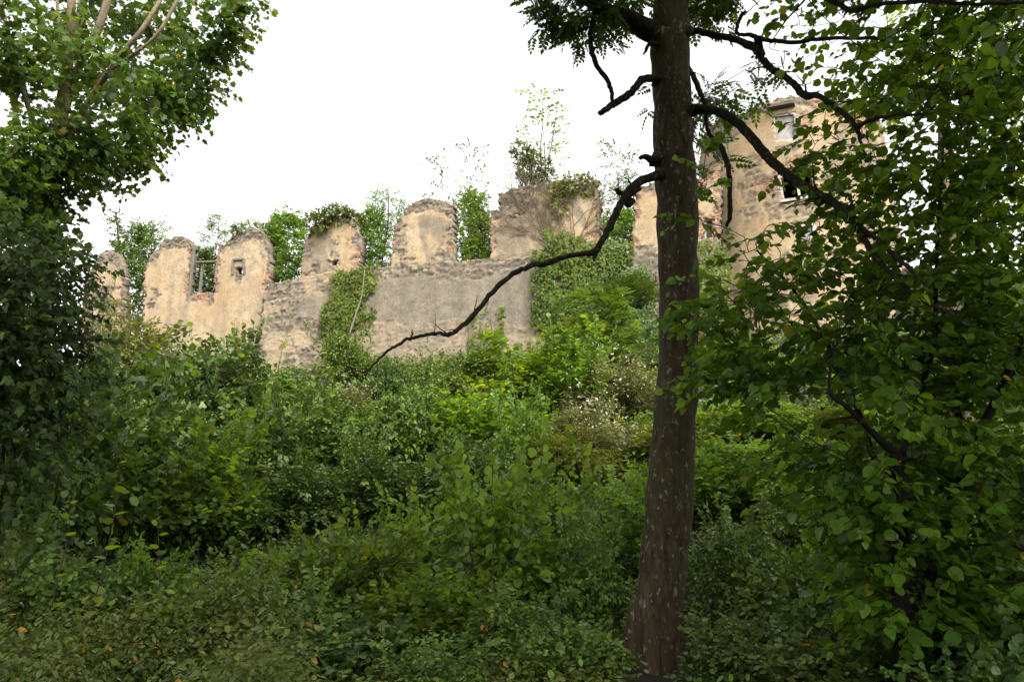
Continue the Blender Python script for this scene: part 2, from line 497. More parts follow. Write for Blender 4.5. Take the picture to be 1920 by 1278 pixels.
def ground(x, y):
    x = np.asarray(x, float); y = np.asarray(y, float)
    d = wall_front(x, y)
    z = np.interp(d, GT[:, 0], GT[:, 1])
    s = (x - P0[0]) * WD[0] + (y - P0[1]) * WD[1]
    far = np.maximum(0, -d - 12)
    z = z - 8 * sst(0, 25, far)
    side = np.maximum(np.maximum(-s - 24, s - 12), 0)
    z = np.where(d < 16, z * (1 - .45 * sst(0, 14, side)), z)
    z = z + .35 * (fbm(x * .35, y * .35, 3) - .5) * np.clip((y - 3) / 5, 0.2, 1) * (d > 1)
    return z


def wood_frame(mb, a, b, w, t):
    """a bar from a to b (s, d, z local), w wide, t deep"""
    a = np.array(a, float); b = np.array(b, float); d = norm(b - a)
    sx = norm(np.cross(d, (0, 1, 0))); sy = np.array((0, 1., 0))
    V = [p + sx * w / 2 * i + sy * t / 2 * j for p in (a, b) for i, j in ((-1, -1), (1, -1), (1, 1), (-1, 1))]
    n = len(mb[0]); mb[0].extend(V)
    for f in ((0, 1, 2, 3), (7, 6, 5, 4), (0, 4, 5, 1), (1, 5, 6, 2), (2, 6, 7, 3), (3, 7, 4, 0)):
        mb[1].append([n + q for q in f])


def mb_link(name, mb, mat, parent):
    me = bpy.data.meshes.new(name); me.from_pydata([tuple(v) for v in mb[0]], [], mb[1]); me.update()
    return link(name, me, mat, parent)


def masonry(name, parent, s0, s1, z0, z1, inside, style, thick=.42, cell=.06, seed=0, mapf=None, rag=.055, stone=(.27, .125)):
    """one wall with a ragged outline: inside(s, z) cuts it, style(...) says where plaster, render and brick sit"""
    ns = int((s1 - s0) / cell); nz = int((z1 - z0) / cell)
    cs = s0 + (np.arange(ns) + .5) * cell; cz = z0 + (np.arange(nz) + .5) * cell
    S, Z = np.meshgrid(cs, cz, indexing='ij')
    f1, f2, idr = worley(S / stone[0] + .35 * np.floor(Z / stone[1] % 2), Z / stone[1], seed)
    course = np.floor(Z / .13)
    js = (hsh(course, np.floor(S / 1.1), seed + 3) - .5) * .9 * rag + (idr - .5) * rag * 1.0 + (fbm(S * 1.6, Z * 1.6, seed + 31) - .5) * rag * 2.6
    jz = (hsh(np.floor(S / .27), course * 0, seed + 4) - .5) * 1.6 * rag + (idr - .5) * rag
    I = inside(S + js, Z + jz)
    # distance to the free edge, sideways and upwards
    hd = np.full((ns, nz), 99.); run = np.full(nz, 99.)
    for k in range(ns):
        run = np.where(I[k], run + cell, 0); hd[k] = run
    run = np.full(nz, 99.)
    for k in range(ns - 1, -1, -1):
        run = np.where(I[k], run + cell, 0); hd[k] = np.minimum(hd[k], run)
    td = np.full((ns, nz), 99.); run = np.full(ns, 99.)
    for k in range(nz - 1, -1, -1):
        run = np.where(I[:, k], run + cell, 0); td[:, k] = run
    # corner grid
    gs = s0 + np.arange(ns + 1) * cell; gz = z0 + np.arange(nz + 1) * cell
    GS, GZ = np.meshgrid(gs, gz, indexing='ij')
    pad = lambda a: np.pad(a, ((0, 1), (0, 1)), mode='edge')
    hdc, tdc = pad(hd), pad(td)
    pl, gr, br = style(GS, GZ, hdc, tdc)
    f1, f2, idr = worley(GS / stone[0] + .35 * np.floor(GZ / stone[1] % 2), GZ / stone[1], seed)
    gap = 1 - sst(.02, .16, f2 - f1)
    rough = (.055 * sst(0, .25, f2 - f1) + .075 * (idr - .5)) + .05 * (fbm(GS * 1.3, GZ * 1.3, seed + 8) - .5)
    smooth_ = .055 + .05 * (fbm(GS * .7, GZ * .7, seed + 11) - .5) + .012 * (fbm(GS * 5, GZ * 5, seed + 12) - .5)
    cov = np.clip(np.maximum(pl, gr), 0, 1)
    dep = rough * (1 - cov) + smooth_ * cov
    dep = dep - br * .02
    used = np.zeros((ns + 1, nz + 1), bool)
    used[:-1, :-1] |= I; used[1:, :-1] |= I; used[:-1, 1:] |= I; used[1:, 1:] |= I
    idx = np.full((ns + 1, nz + 1), -1, np.int64); n = int(used.sum()); idx[used] = np.arange(n)
    mp = mapf or (lambda s, z, d: np.stack([s, -d, z], -1))
    jit = (hsh(np.arange(ns + 1)[:, None] * np.ones(nz + 1, int), np.arange(nz + 1)[None] * np.ones((ns + 1, 1), int), seed) - .5) * cell * .5
    Vf = mp(GS + jit, GZ + jit[::-1, ::-1], dep)[used]; Vb = mp(GS, GZ, np.full_like(GS, -thick))[used]
    quads = []
    a, b, c, d = idx[:-1, :-1][I], idx[1:, :-1][I], idx[1:, 1:][I], idx[:-1, 1:][I]
    quads.append(np.stack([a, b, c, d], -1)); quads.append(np.stack([d, c, b, a], -1) + n)
    Ip = np.pad(I, 1)
    for (di, dj, p, q) in ((-1, 0, (0, 1), (0, 0)), (1, 0, (1, 0), (1, 1)), (0, -1, (0, 0), (1, 0)), (0, 1, (1, 1), (0, 1))):
        E = I & ~Ip[1 + di:1 + di + ns, 1 + dj:1 + dj + nz]
        ii, jj = np.nonzero(E)
        v1 = idx[ii + p[0], jj + p[1]]; v2 = idx[ii + q[0], jj + q[1]]
        quads.append(np.stack([v2, v1, v1 + n, v2 + n], -1))
    Q = np.concatenate(quads)
    colr = np.stack([np.clip(pl, 0, 1), np.clip(gr, 0, 1), np.clip(br, 0, 1), np.ones_like(pl)], -1)[used]
    me = raw_mesh(name, np.concatenate([Vf, Vb]), Q.ravel(), np.arange(len(Q)) * 4, {
        'mix': ('FLOAT_COLOR', np.concatenate([colr, colr])),
        'stone': ('FLOAT', np.tile(idr[used], 2)), 'gap': ('FLOAT', np.tile(gap[used] * .8, 2))})
    return link(name, me, M['masonry'], parent)


def poly_sz(pxs, t=0.0):
    return [wpt(u, v, t) for u, v in pxs]


def plastered(seed, top=.5, edge=.3, amount=.62, brick=1.0):
    """cream plaster with fallen rims, brick at the jambs, bare rubble along the top"""
    def f(S, Z, hd, td):
        n = fbm(S * .8, Z * .8, seed); n2 = fbm(S * 2.3, Z * 2.3, seed + 50)
        n3 = fbm(S * 6, Z * 6, seed + 60)
        pl = sst(.0, .09, (amount - n) + .3 * (n2 - .5) + .28 * (n3 - .5))
        pl *= sst(top * .5, top * .9, td + (n2 - .5) * top * 1.2)
        pl *= sst(edge * .3, edge * .6, hd + (n2 - .5) * edge * 2.4)
        nb = fbm(S * 1.1, Z * 1.6, seed + 77)
        br = brick * sst(.44, .5, nb) * (1 - sst(edge * .9, edge * 1.4, hd + (n2 - .5) * edge * 2))
        br *= sst(top * .3, top * .7, td)
        pl *= 1 - br
        return pl, np.zeros_like(pl), br
    return f


def wall_thing(name, label, cat='ruined wall', t=0.0, group=None):
    p = P0 + WN * t
    return thing(name, label, cat, (p[0], p[1], 0), WROT, group)


def bounds(poly, m=.3):
    a = np.array(poly); return a[:, 0].min() - m, a[:, 0].max() + m, a[:, 1].min(), a[:, 1].max() + m


# far-left remnant
poly = poly_sz([(150, 680), (156, 570), (160, 520), (175, 500), (188, 478), (203, 468), (220, 476), (228, 490), (233, 520), (231, 560), (232, 680)])
w = wall_thing('ruined_wall', 'narrow ruined wall stump with a pointed stony top, farthest left of the castle walls')
b = bounds(poly)
masonry('wall_body', w, *b, lambda s, z: inpoly(poly, s, z), plastered(11, 1.1, .25, .6), seed=11)

# cream plaster wall with the window
TC = .28
polyA = poly_sz([(268, 760), (270, 545), (274, 505), (283, 480), (300, 465), (306, 450), (330, 443), (346, 445), (358, 456), (362, 464), (352, 549), (402, 549),
                 (413, 464), (433, 450), (446, 438), (470, 430), (490, 430), (500, 445), (507, 480), (505, 520), (500, 545), (497, 570), (490, 615), (486, 760)], TC)
hole = poly_sz([(445, 503), (456, 502), (456, 514), (445, 514)], TC)
nic = poly_sz([(440, 488), (460, 487), (460, 516), (439, 516)], TC)
sillr = poly_sz([(348, 545), (403, 545), (400, 566), (352, 566)], TC)
w = wall_thing('ruined_wall', 'cream plastered castle wall with a wooden framed window gap and a small square hole', t=TC)
CREAM = w


def styA(S, Z, hd, td):
    pl, gr, br = plastered(21, .75, .2, .80)(S, Z, hd, td)
    n2 = fbm(S * 2.3, Z * 2.3, 5)
    sr = inpoly(sillr, S, Z) & (n2 < .68)
    pl = np.where(sr, 0, pl); br = np.where(sr & (n2 > .45), .9, br)
    return pl, gr, br


masonry('wall_body', w, *bounds(polyA), lambda s, z: inpoly(polyA, s, z) & ~inpoly(hole, s, z), styA, seed=21, cell=.055)
# niche frame round the hole
mb = ([], [])
c4 = [np.array((s, -.09, z)) for s, z in nic]
for a_, b_ in ((0, 1), (1, 2), (3, 0)):
    wood_frame(mb, c4[a_], c4[b_], .09, .12)
mb_link('niche_frame', mb, M['greywood'], w)
# window: two posts and a cross bar
wf = mb_link('window_frame', (lambda m: (wood_frame(m, (*[wpt(355, 556, TC)[0]], -.02, wpt(355, 556, TC)[1]), (wpt(365, 460, TC)[0], -.02, wpt(365, 460, TC)[1]),   .09, .10), m)[1])(([], [])), M['greywood'], w)
mb = ([], []); q0, q1 = wpt(404, 530, TC), wpt(414, 458, TC)
wood_frame(mb, (q0[0], -.02, q0[1]), (q1[0], -.02, q1[1]), .10, .10)
mb_link('window_frame', mb, M['redwood'], w)
mb = ([], []); q0, q1 = wpt(361, 490, TC), wpt(411, 488, TC)
wood_frame(mb, (q0[0], .1, q0[1]), (q1[0], .1, q1[1]), .08, .08)
mb_link('window_crossbar', mb, M['greywood'], w)
mb = ([], []); q0, q1 = wpt(368, 546, TC), wpt(374, 492, TC)
wood_frame(mb, (q0[0], .25, q0[1]), (q1[0], .25, q1[1]), .09, .1)
mb_link('window_post', mb, M['greywood'], w)

# long middle wall: battered lower wall and the piers left between its window gaps
TL = .3
polyL = poly_sz([(494, 780), (496, 560), (503, 538), (512, 531), (540, 526), (600, 514), (640, 509), (680, 503), (735, 499), (800, 493), (900, 488), (1000, 482), (1100, 475), (1150, 474), (1175, 462),
                 (1235, 457), (1350, 446), (1352, 780)], TL)
gpoly = poly_sz([(706, 530), (740, 522), (800, 520), (860, 531), (905, 524), (985, 500), (1030, 500), (1040, 605), (1000, 598), (985, 612), (940, 610), (900, 602), (850, 600), (815, 607), (770, 612), (740, 603), (690, 600)], TL)
gp2 = poly_sz([(556, 562), (640, 552), (640, 590), (600, 602), (560, 595)], TL)
lowp = poly_sz([(685, 600), (1040, 600), (1040, 720), (660, 720)], TL)
hol2 = poly_sz([(1150, 532), (1186, 528), (1188, 552), (1160, 560), (1150, 548)], TL)
w = wall_thing('ruined_wall', 'long grey castle wall topped by broken piers, middle of the ruin')
LONG = w


def styL(S, Z, hd, td):
    n = fbm(S * 1.3, Z * 1.3, 41); n2 = fbm(S * 4, Z * 4, 43)
    ws = (n2 - .5) * .5; wz = (n - .5) * .5
    g = inpoly(gpoly, S + ws * .5, Z + wz * .4).astype(float)
    g2 = inpoly(gp2, S + ws, Z + wz) * .75
    lo = inpoly(lowp, S + ws, Z + wz)
    rimz = (td > .22)
    gr = np.maximum(g * .95, g2) * rimz
    pl = np.where(lo & (gr < .1), .30 + .5 * sst(.5, .6, n) * sst(.4, .55, n2), 0.0)
    gr = np.where(lo & (g < .1), .45, gr)
    right = sst(4.5, 5.5, S + (n - .5) * 3) * sst(.5, .56, n2 + .12)
    pl = np.maximum(pl, right * .8)
    left = sst(.52, .6, n) * (S < -11) * .6
    pl = np.maximum(pl, left)
    return pl, gr, np.zeros_like(pl)


ztop = 14.0


def batter(s, z, d):
    return np.stack([s, -(d + TL + .085 * np.maximum(0, 13.6 - z)), z], -1)


masonry('lower_wall', w, *bounds(polyL), lambda s, z: inpoly(polyL, s, z) & ~inpoly(hol2, s, z), styL, thick=1.2, seed=41, mapf=batter, cell=.06, rag=.06, stone=(.33, .16))
PIERS = [
    ([(562, 530), (566, 480), (570, 460), (580, 440), (590, 424), (602, 413), (625, 405), (650, 407), (668, 420), (676, 440), (678, 480), (671, 525)], 51, .6, .62),
    ([(733, 508), (737, 460), (740, 425), (744, 413), (756, 406), (758, 392), (775, 382), (790, 374), (815, 373), (835, 378), (849, 388), (851, 420), (853, 500)], 61, .8, .68),
    ([(919, 492), (920, 398), (935, 396), (936, 365), (946, 362), (960, 355), (985, 350), (1005, 344), (1040, 340), (1080, 340), (1110, 345), (1123, 355), (1123, 400), (1127, 482)], 71, .7, .66),
    ([(1186, 475), (1186, 420), (1191, 398), (1187, 380), (1195, 372), (1190, 362), (1200, 350), (1215, 345), (1240, 340), (1275, 340), (1300, 350), (1306, 380), (1308, 475)], 81, .7, .7),
    ([(1306, 480), (1306, 345), (1318, 328), (1336, 318), (1352, 312), (1352, 480)], 91, .25, .72)]
for k, (pxs, sd, tp, am) in enumerate(PIERS):
    pp = poly_sz(pxs)
    hs = None
    if k == 4: hs = poly_sz([(1321, 410), (1338, 408), (1338, 452), (1321, 453)])
    if k == 0: hs = poly_sz([(624, 489), (634, 488), (634, 497), (624, 498)])
    st = plastered(sd, tp, .24 if k != 4 else .35, am, 1.0)

    def sty(S, Z, hd, td, st=st, k=k):
        pl, gr, br = st(S, Z, hd, td)
        n = fbm(S * .9 + Z * .35, Z * .25, 7 + k)
        if k in (0, 1, 2):
            smear = sst(.5, .6, n) * .75 * (td > .8)
            gr = smear * (br < .3) * np.clip(pl * 1.4, 0, 1)
        return pl, gr, br
    masonry('wall_pier', w, *bounds(pp), (lambda s, z, pp=pp, hs=hs: inpoly(pp, s, z) & (~inpoly(hs, s, z) if hs else True)), sty, seed=sd, cell=.055, rag=.06)
# small window in the link wall
mb = ([], []); a = [wpt(u, v) for u, v in ((1322, 411), (1337, 409), (1337, 451), (1322, 452))]
for i in range(4):
    wood_frame(mb, (a[i][0], .12, a[i][1]), (a[(i + 1) % 4][0], .12, a[(i + 1) % 4][1]), .08, .08)
mb_link('window_frame', mb, M['paint'], w)

# round tower
TX, TY, TR = 12.15, 31.2, 3.8
tw = thing('round_tower', 'tall round castle tower with a dark broken window, behind the right-hand tree', 'tower', (TX, TY, 0))
fa = math.atan2(-TY, -TX)              # angle that faces the camera


def tpt(u, v):
    dx, dy, dz = ray(u, v)
    A_ = dx * dx + dy * dy; B_ = -2 * (dx * TX + dy * TY); C_ = TX * TX + TY * TY - TR * TR
    k = (-B_ - math.sqrt(max(B_ * B_ - 4 * A_ * C_, 0))) / (2 * A_)
    an = math.atan2(dy * k - TY, dx * k - TX) - fa
    an = (an + math.pi) % (2 * math.pi) - math.pi
    return an * TR, EYE + dz * k


def tmap(s, z, d):
    an = fa + s / TR; r = TR + d + .02 * np.maximum(0, 18 - z)
    return np.stack([np.cos(an) * r, np.sin(an) * r, z], -1)


def tpoly(p): return [tpt(u, v) for u, v in p]


ho1 = tpoly([(1459, 321), (1521, 313), (1530, 371), (1470, 380)])
ho2 = tpoly([(1450, 218), (1490, 213), (1495, 262), (1454, 266)])
ho3 = tpoly([(1504, 424), (1524, 421), (1527, 446), (1506, 449)])
fr2 = tpoly([(1440, 206), (1508, 200), (1512, 272), (1444, 278)])
bk1 = tpoly([(1452, 325), (1459, 320), (1469, 382), (1462, 384)]); bk2 = tpoly([(1480, 296), (1528, 292), (1526, 312), (1478, 318)])
zl, zm = at(1350, 268, 31)[2], at(1420, 210, 28.5)[2]
zr = at(1520, 192, 28)[2]


def tin(s, z):
    t = np.interp(s, [-5.6, -4.6, -3.6, -2.2, -1.0, .2, 2, 4, 6, 11], [zl - 1.0, zl - .3, zl + .5, zm - .4, zm, zr - .1, zr, zr - .2, zr - 1.2, zr - 2])
    t = np.where(s < -5.6, zr - 2, t) + .7 * (fbm(s * 1.1, s * 0 + 3, 55) - .5)
    return (z < t) & ~inpoly(ho1, s, z) & ~inpoly(ho2, s, z) & ~inpoly(ho3, s, z)


def tsty(S, Z, hd, td):
    n = fbm(S * .7, Z * .7, 101); n2 = fbm(S * 2.6, Z * 2.6, 103)
    keep = np.clip(.70 - .15 * sst(-2.2, .2, S) + .0 * Z, 0, 1)
    pl = sst(-.02, .06, keep - n + .5 * (n2 - .5)) * sst(.3, .9, td + (n2 - .5))
    fr = inpoly(fr2, S, Z); pl = np.where(fr, 1, pl)
    br = np.where(inpoly(bk1, S + (n2 - .5) * .4, Z) | inpoly(bk2, S, Z + (n2 - .5) * .2), 1., 0.)
    br = np.maximum(br, sst(.6, .66, fbm(S * 1.3, Z * 1.7, 133)) * (S > -1.5) * sst(.45, .5, n2))
    gr = (1 - sst(-3.4, -2.0, S + (n - .5) * 2)) * .3 * pl
    pl = np.maximum(pl, .38 * sst(.2, .6, td) * sst(.3, .6, fbm(S * 1.5, Z * 1.5, 107) + .1))
    return pl * (1 - br), gr * (1 - br), br


masonry('tower_wall', tw, -math.pi * TR, math.pi * TR, 7.0, zr + .8, tin, tsty, thick=.7, seed=101, mapf=tmap, cell=.06, rag=.06, stone=(.26, .13))
# floor slabs inside keep the rooms dark
for zz in (at(1490, 288, 28)[2], at(1490, 430, 28)[2]):
    tb = Tubes(); tb.add([(0, 0, zz), (0, 0, zz + .2)], [TR - .68, TR - .68], 40); link('floor_slab', tb.mesh('floor_slab', False), M['slate'], tw)


def tbar(mb, p, q, w_, d=.05, t=.09):
    a = tmap(np.array(p[0]), np.array(p[1]), np.array(d)); b_ = tmap(np.array(q[0]), np.array(q[1]), np.array(d))
    out = norm(np.array((math.cos(fa + p[0] / TR), math.sin(fa + p[0] / TR), 0)))
    dr = norm(b_ - a); sx = norm(np.cross(dr, out))
    V = [x + sx * w_ / 2 * i + out * t / 2 * j for x in (a, b_) for i, j in ((-1, -1), (1, -1), (1, 1), (-1, 1))]
    n = len(mb[0]); mb[0].extend(V)
    for f in ((3, 2, 1, 0), (4, 5, 6, 7), (1, 5, 4, 0), (2, 6, 5, 1), (3, 7, 6, 2), (0, 4, 7, 3)):
        mb[1].append([n + q_ for q_ in f])


def lerp(a, b_, t): return (a[0] + (b_[0] - a[0]) * t, a[1] + (b_[1] - a[1]) * t)


mb = ([], [])
for i in range(4): tbar(mb, ho1[i], ho1[(i + 1) % 4], .085, -.03)
wf = mb_link('window_frame', mb, M['paint'], tw)
mb = ([], []); tbar(mb, lerp(ho1[0], ho1[1], .5), lerp(ho1[3], ho1[2], .5), .09, .0); mb_link('mullion', mb, M['paint'], wf)
mb = ([], []); tbar(mb, lerp(ho1[3], ho1[2], -.08), lerp(ho1[3], ho1[2], 1.08), .1, .09, .16); mb_link('window_sill', mb, M['paint'], wf)
mb = ([], [])
for i in range(4): tbar(mb, ho2[i], ho2[(i + 1) % 4], .09, .0)
wf = mb_link('window_frame', mb, M['paint'], tw)
mb = ([], [])
for k in range(4):
    a0, a1 = lerp(ho2[0], ho2[1], (k + .5) / 4), lerp(ho2[3], ho2[2], (k + .5) / 4)
    tbar(mb, a0, a1, .2, -.08 - .01 * (k % 2), .04)
mb_link('window_boards', mb, M['board'], wf)
mb = ([], [])
for i in range(4): tbar(mb, ho3[i], ho3[(i + 1) % 4], .1, .02)
wf = mb_link('window_frame', mb, M['paint'], tw)
mb = ([], []); tbar(mb, lerp(ho3[0], ho3[1], .5), lerp(ho3[3], ho3[2], .5), .42, -.1, .03); mb_link('window_boards', mb, M['board'], wf)
mb = ([], []); p_, q_ = tpt(1440, 208), tpt(1490, 199)
tbar(mb, p_, q_, .1, .12, .5); mb_link('roof_slab', mb, M['slate'], tw)

# ------------------------------------------------------------------ ground
gx = np.concatenate([np.linspace(-320, -32, 25)[:-1], np.arange(-32, 32.01, .5), np.linspace(32, 320, 25)[1:]])
gy = np.concatenate([np.linspace(-300, -8, 22)[:-1], np.arange(-8, 48.01, .5), np.linspace(48, 420, 26)[1:]])
GX, GY = np.meshgrid(gx, gy, indexing='ij')
GZ = ground(GX, GY)
n0, n1 = GX.shape
ii = np.arange(n0 * n1).reshape(n0, n1)
Q = np.stack([ii[:-1, :-1], ii[1:, :-1], ii[1:, 1:], ii[:-1, 1:]], -1).reshape(-1, 4)
go = link('ground', raw_mesh('ground', np.stack([GX, GY, GZ], -1).reshape(-1, 3), Q.ravel(), np.arange(len(Q)) * 4, smooth=True), M['soil'])
go['kind'] = 'structure'


# ------------------------------------------------------------------ shrub and sapling prototypes
def dome_points(rng, n, rx, ry, h, hollow=.6, lump=.28, low=.1, lobes=9):
    """points on the skins of several overlapping lobes that make one billowy dome"""
    out = []; d = norm(rng.normal(0, 1, (lobes, 3))); d[:, 2] = np.abs(d[:, 2]) * 1.1
    q = rng.uniform(.45, .78, lobes); rad = rng.uniform(.26, .5, lobes) * (1 + lump * rng.normal(0, .5, lobes)).clip(.5, 1.6)
    d[0] = (0, 0, .6); q[0] = .6; rad[0] = .55
    w = rad ** 2 / np.sum(rad ** 2)
    for k in range(lobes):
        m = int(n * w[k]) + 1; e = norm(rng.normal(0, 1, (m, 3)))
        e[:, 2] = np.where(rng.uniform(0, 1, m) < .75, np.abs(e[:, 2]), e[:, 2])
        rr = rng.uniform(hollow, 1.08, m) ** .7
        out.append(d[k] * q[k] + e * (rr * rad[k])[:, None])
    p = np.concatenate(out) * np.array((rx, ry, h))
    keep = (p[:, 2] > low * h) | (rng.uniform(0, 1, len(p)) < .25)
    p = p[keep]; p[:, 2] = np.where(p[:, 2] < low * h, low * h + rng.uniform(-.15, .3, len(p)) * h, p[:, 2])
    return p


def shrub_proto(seed, rx, ry, h, n, spec, stems=6, hollow=.6, lump=.28, wands=0, low=.2):
    rng = np.random.default_rng(seed)
    A = dome_points(rng, n, rx, ry, h, hollow, lump, low)
    if wands:                                    # long shoots that stand out of the top
        wz = []
        for k in range(wands):
            a = rng.uniform(0, 6.28); q = rng.uniform(0, .8)
            b0 = np.array((math.cos(a) * rx * q, math.sin(a) * ry * q, h * .75)); l = rng.uniform(.25, .5) * h
            dd = norm(np.array((math.cos(a) * .35, math.sin(a) * .35, 1.)) + rng.normal(0, .12, 3))
            wz += [b0 + dd * l * t for t in np.linspace(.1, 1, 6)]
        A = np.vstack([A, wz])
    tb = Tubes(); roots = []
    for k in range(stems):
        a = 6.28 * k / stems + rng.uniform(-.4, .4); q = rng.uniform(.15, .65)
        e = np.array((math.cos(a) * rx * q, math.sin(a) * ry * q, h * rng.uniform(.6, .9)))
        b0 = np.array((math.cos(a), math.sin(a), 0)) * .12 * rx
        p = spline([b0 - (0, 0, .25), b0 + (e - b0) * .3 + (0, 0, h * .08) + rng.normal(0, .03, 3) * h, b0 + (e - b0) * .65 + rng.normal(0, .03, 3) * h, e], 8)
        r = np.linspace(.02, .006, 8) * (h / 2) ** .5
        tb.add(p, r, 5); roots.append((p[1:], r[1:]))
    D = grow(tb, rng, roots, A, .003, 3)
    lv = Leaves()
    D = norm(D) + norm(A * np.array((1, 1, .6))) * .5 + rng.normal(0, .25, A.shape)
    sprays(lv, None, rng, A, D, spec)
    sprays(lv, None, rng, A, -D * .4 + rng.normal(0, 1, A.shape), dict(spec, k=max(2, spec['k'] // 2)))
    return lv.mesh('foliage'), tb.mesh('stem')


def spec(t, size, k, ln, **kw):
    d = dict(tmpl=t, size=size, k=k, len=ln, twig=.003); d.update(kw); return d


PROTO = {
    'round': shrub_proto(1, 1.3, 1.3, 2.0, 620, spec(OVAL, .135, 7, .38), 7, wands=10, low=.25),
    'round2': shrub_proto(2, 1.6, 1.3, 1.7, 560, spec(HAZ, .105, 6, .36), 8, wands=9, lump=.6, low=.25),
    'fine': shrub_proto(3, 1.4, 1.4, 1.7, 1000, spec(SMALL, .125, 8, .34), 8, lump=.6, low=.32, wands=3),
    'fine2': shrub_proto(4, 1.7, 1.4, 1.9, 1000, spec(SMALL, .125, 8, .36), 8, lump=.7, wands=6, low=.25),
    'vine': shrub_proto(5, 1.5, 1.3, 1.9, 900, spec(IVY, .135, 7, .3, face=.4, hang=.5), 6, lump=.7, wands=5, low=.25),
    'willow': shrub_proto(6, 1.2, 1.2, 2.0, 900, spec(NARROW, .15, 9, .42, hang=.1, fan=.6), 9, lump=.4, wands=10),
    'hazel': shrub_proto(7, 1.1, 1.1, 2.2, 330, spec(HAZ, .115, 6, .4, tilt=.4), 6, hollow=.3, lump=.4, wands=14, low=.3),
}
MATS = {'round': 'bush', 'round2': 'hazel', 'fine': 'bushdark', 'fine2': 'bush', 'vine': 'bushdark', 'willow': 'olive', 'hazel': 'hazel'}
COPIES = {}


def shrub(kind, mat, u, v, Y, width, height, label, rz=0.0, group=None, name='shrub', cat='shrub', sink=.1):
    """a shrub of the given kind standing at depth Y, its width and height in metres; v None = on the ground"""
    x = at(u, 700, Y)[0] if v is None else at(u, v, Y)[0]
    z = float(ground(x, Y)) - sink if v is None else at(u, v, Y)[2]
    key = (kind, mat)
    if key not in COPIES:
        f, s = PROTO[kind]
        f = f.copy(); s = s.copy(); f.materials.clear(); s.materials.clear()
        f.materials.append(M[mat]); s.materials.append(M['twig'])
        COPIES[key] = (f, s)
    f, s = COPIES[key]
    o = thing(name, label, cat, (x, Y, z), rz, group)
    a = np.zeros(len(f.vertices) * 3, np.float32); f.vertices.foreach_get('co', a); a = a.reshape(-1, 3)
    o.scale = (width / np.ptp(a[:, 0]), width / np.ptp(a[:, 0]), height / a[:, 2].max())
    link('foliage', f, None, o); link('stem', s, None, o)
    return o


def settle(o, base, *meshes):
    """moves an object's origin to its base; its meshes were made in world coordinates"""
    base = Vector([float(q) for q in base])
    for me in meshes: me.transform(Matrix.Translation(-base))
    o.location = base
    return o


UP = np.array((0, 0, 1.))
OUT = np.array((WN[0], WN[1], .25))


# ------------------------------------------------------------------ plants behind and on the walls
def sapling_proto(seed, h, w, n, sp, stems=3, low=.2, top=1.0):
    rng = np.random.default_rng(seed)
    t = rng.uniform(low, top, n); a = rng.uniform(0, 6.28, n)
    prof = np.sin(np.clip((t - low * .6) / (1.08 - low * .6), 0, 1) * np.pi) ** .6
    q = rng.uniform(.1, 1, n) ** .6 * prof * w / 2 * (1 + .5 * (vn(t * 9, a, seed) - .5))
    A = np.stack([np.cos(a) * q, np.sin(a) * q, t * h], -1)
    tb = Tubes(); roots = []
    for k in range(stems):
        e = np.array((rng.normal(0, .25) * w, rng.normal(0, .2) * w, h * rng.uniform(.8, 1.0) if k else h))
        p = spline([(rng.normal(0, .08), rng.normal(0, .08), -.3), e * np.array((.3, .3, .35)) + rng.normal(0, .05, 3), e * np.array((.8, .8, .7)) + rng.normal(0, .06, 3), e], 9)
        r = np.linspace(.035, .005, 9) * (.55 if n < 100 else 1); tb.add(p, r, 5); roots.append((p[1:], r[1:]))
    D = grow(tb, rng, roots, A, .0035, 3)
    lv = Leaves(); sprays(lv, None, rng, A, D + UP * .3 * np.linalg.norm(D, axis=1, keepdims=True), sp)
    return lv.mesh('crown'), tb.mesh('trunk')


SAP = {
    'bushy': sapling_proto(31, 5, 1.9, 760, spec(OVAL, .15, 8, .42), 4, low=.12),
    'bushy2': sapling_proto(32, 5, 2.0, 900, spec(SMALL, .15, 9, .4), 5, low=.1),
    'slim': sapling_proto(33, 5, 1.1, 330, spec(NARROW, .15, 8, .38, fan=.6, hang=.05), 2, low=.15),
    'sparse': sapling_proto(34, 5, 1.3, 75, spec(SMALL, .12, 6, .3, fan=.6, hang=.0), 3, low=.35),
    'ashy': sapling_proto(35, 4, 1.7, 150, spec(ASH, .34, 4, .3, tilt=.3), 2, low=.3),
}
SCOP = {}


def sapling(kind, mat, u, v_top, Y, width, base_z, label, rz=0.0, group=None, lean=0.0):
    p = at(u, v_top, Y); h = p[2] - base_z
    key = (kind, mat)
    if key not in SCOP:
        f, s = SAP[kind]; f = f.copy(); s = s.copy(); f.materials.clear(); s.materials.clear()
        f.materials.append(M[mat]); s.materials.append(M['twig']); SCOP[key] = (f, s)
    f, s = SCOP[key]
    o = thing('sapling', label, 'young tree', (p[0], Y, base_z), rz, group)
    h0 = {'ashy': 4}.get(kind, 5); w0 = {'bushy': 1.9, 'bushy2': 2.0, 'slim': 1.1, 'sparse': 1.3, 'ashy': 1.7}[kind]
    o.scale = (width / w0, width / w0, h / h0); o.rotation_euler[1] = lean
    link('crown', f, None, o); link('trunk', s, None, o)
    return o


def back(u, d):
    """depth Y of a point d metres behind the wall that shows at column u"""
    dx, dy, _ = ray(u, 480)
    o = P0 - WN * d
    k = np.dot(o, WN) / (dx * WN[0] + dy * WN[1])
    return dy * k


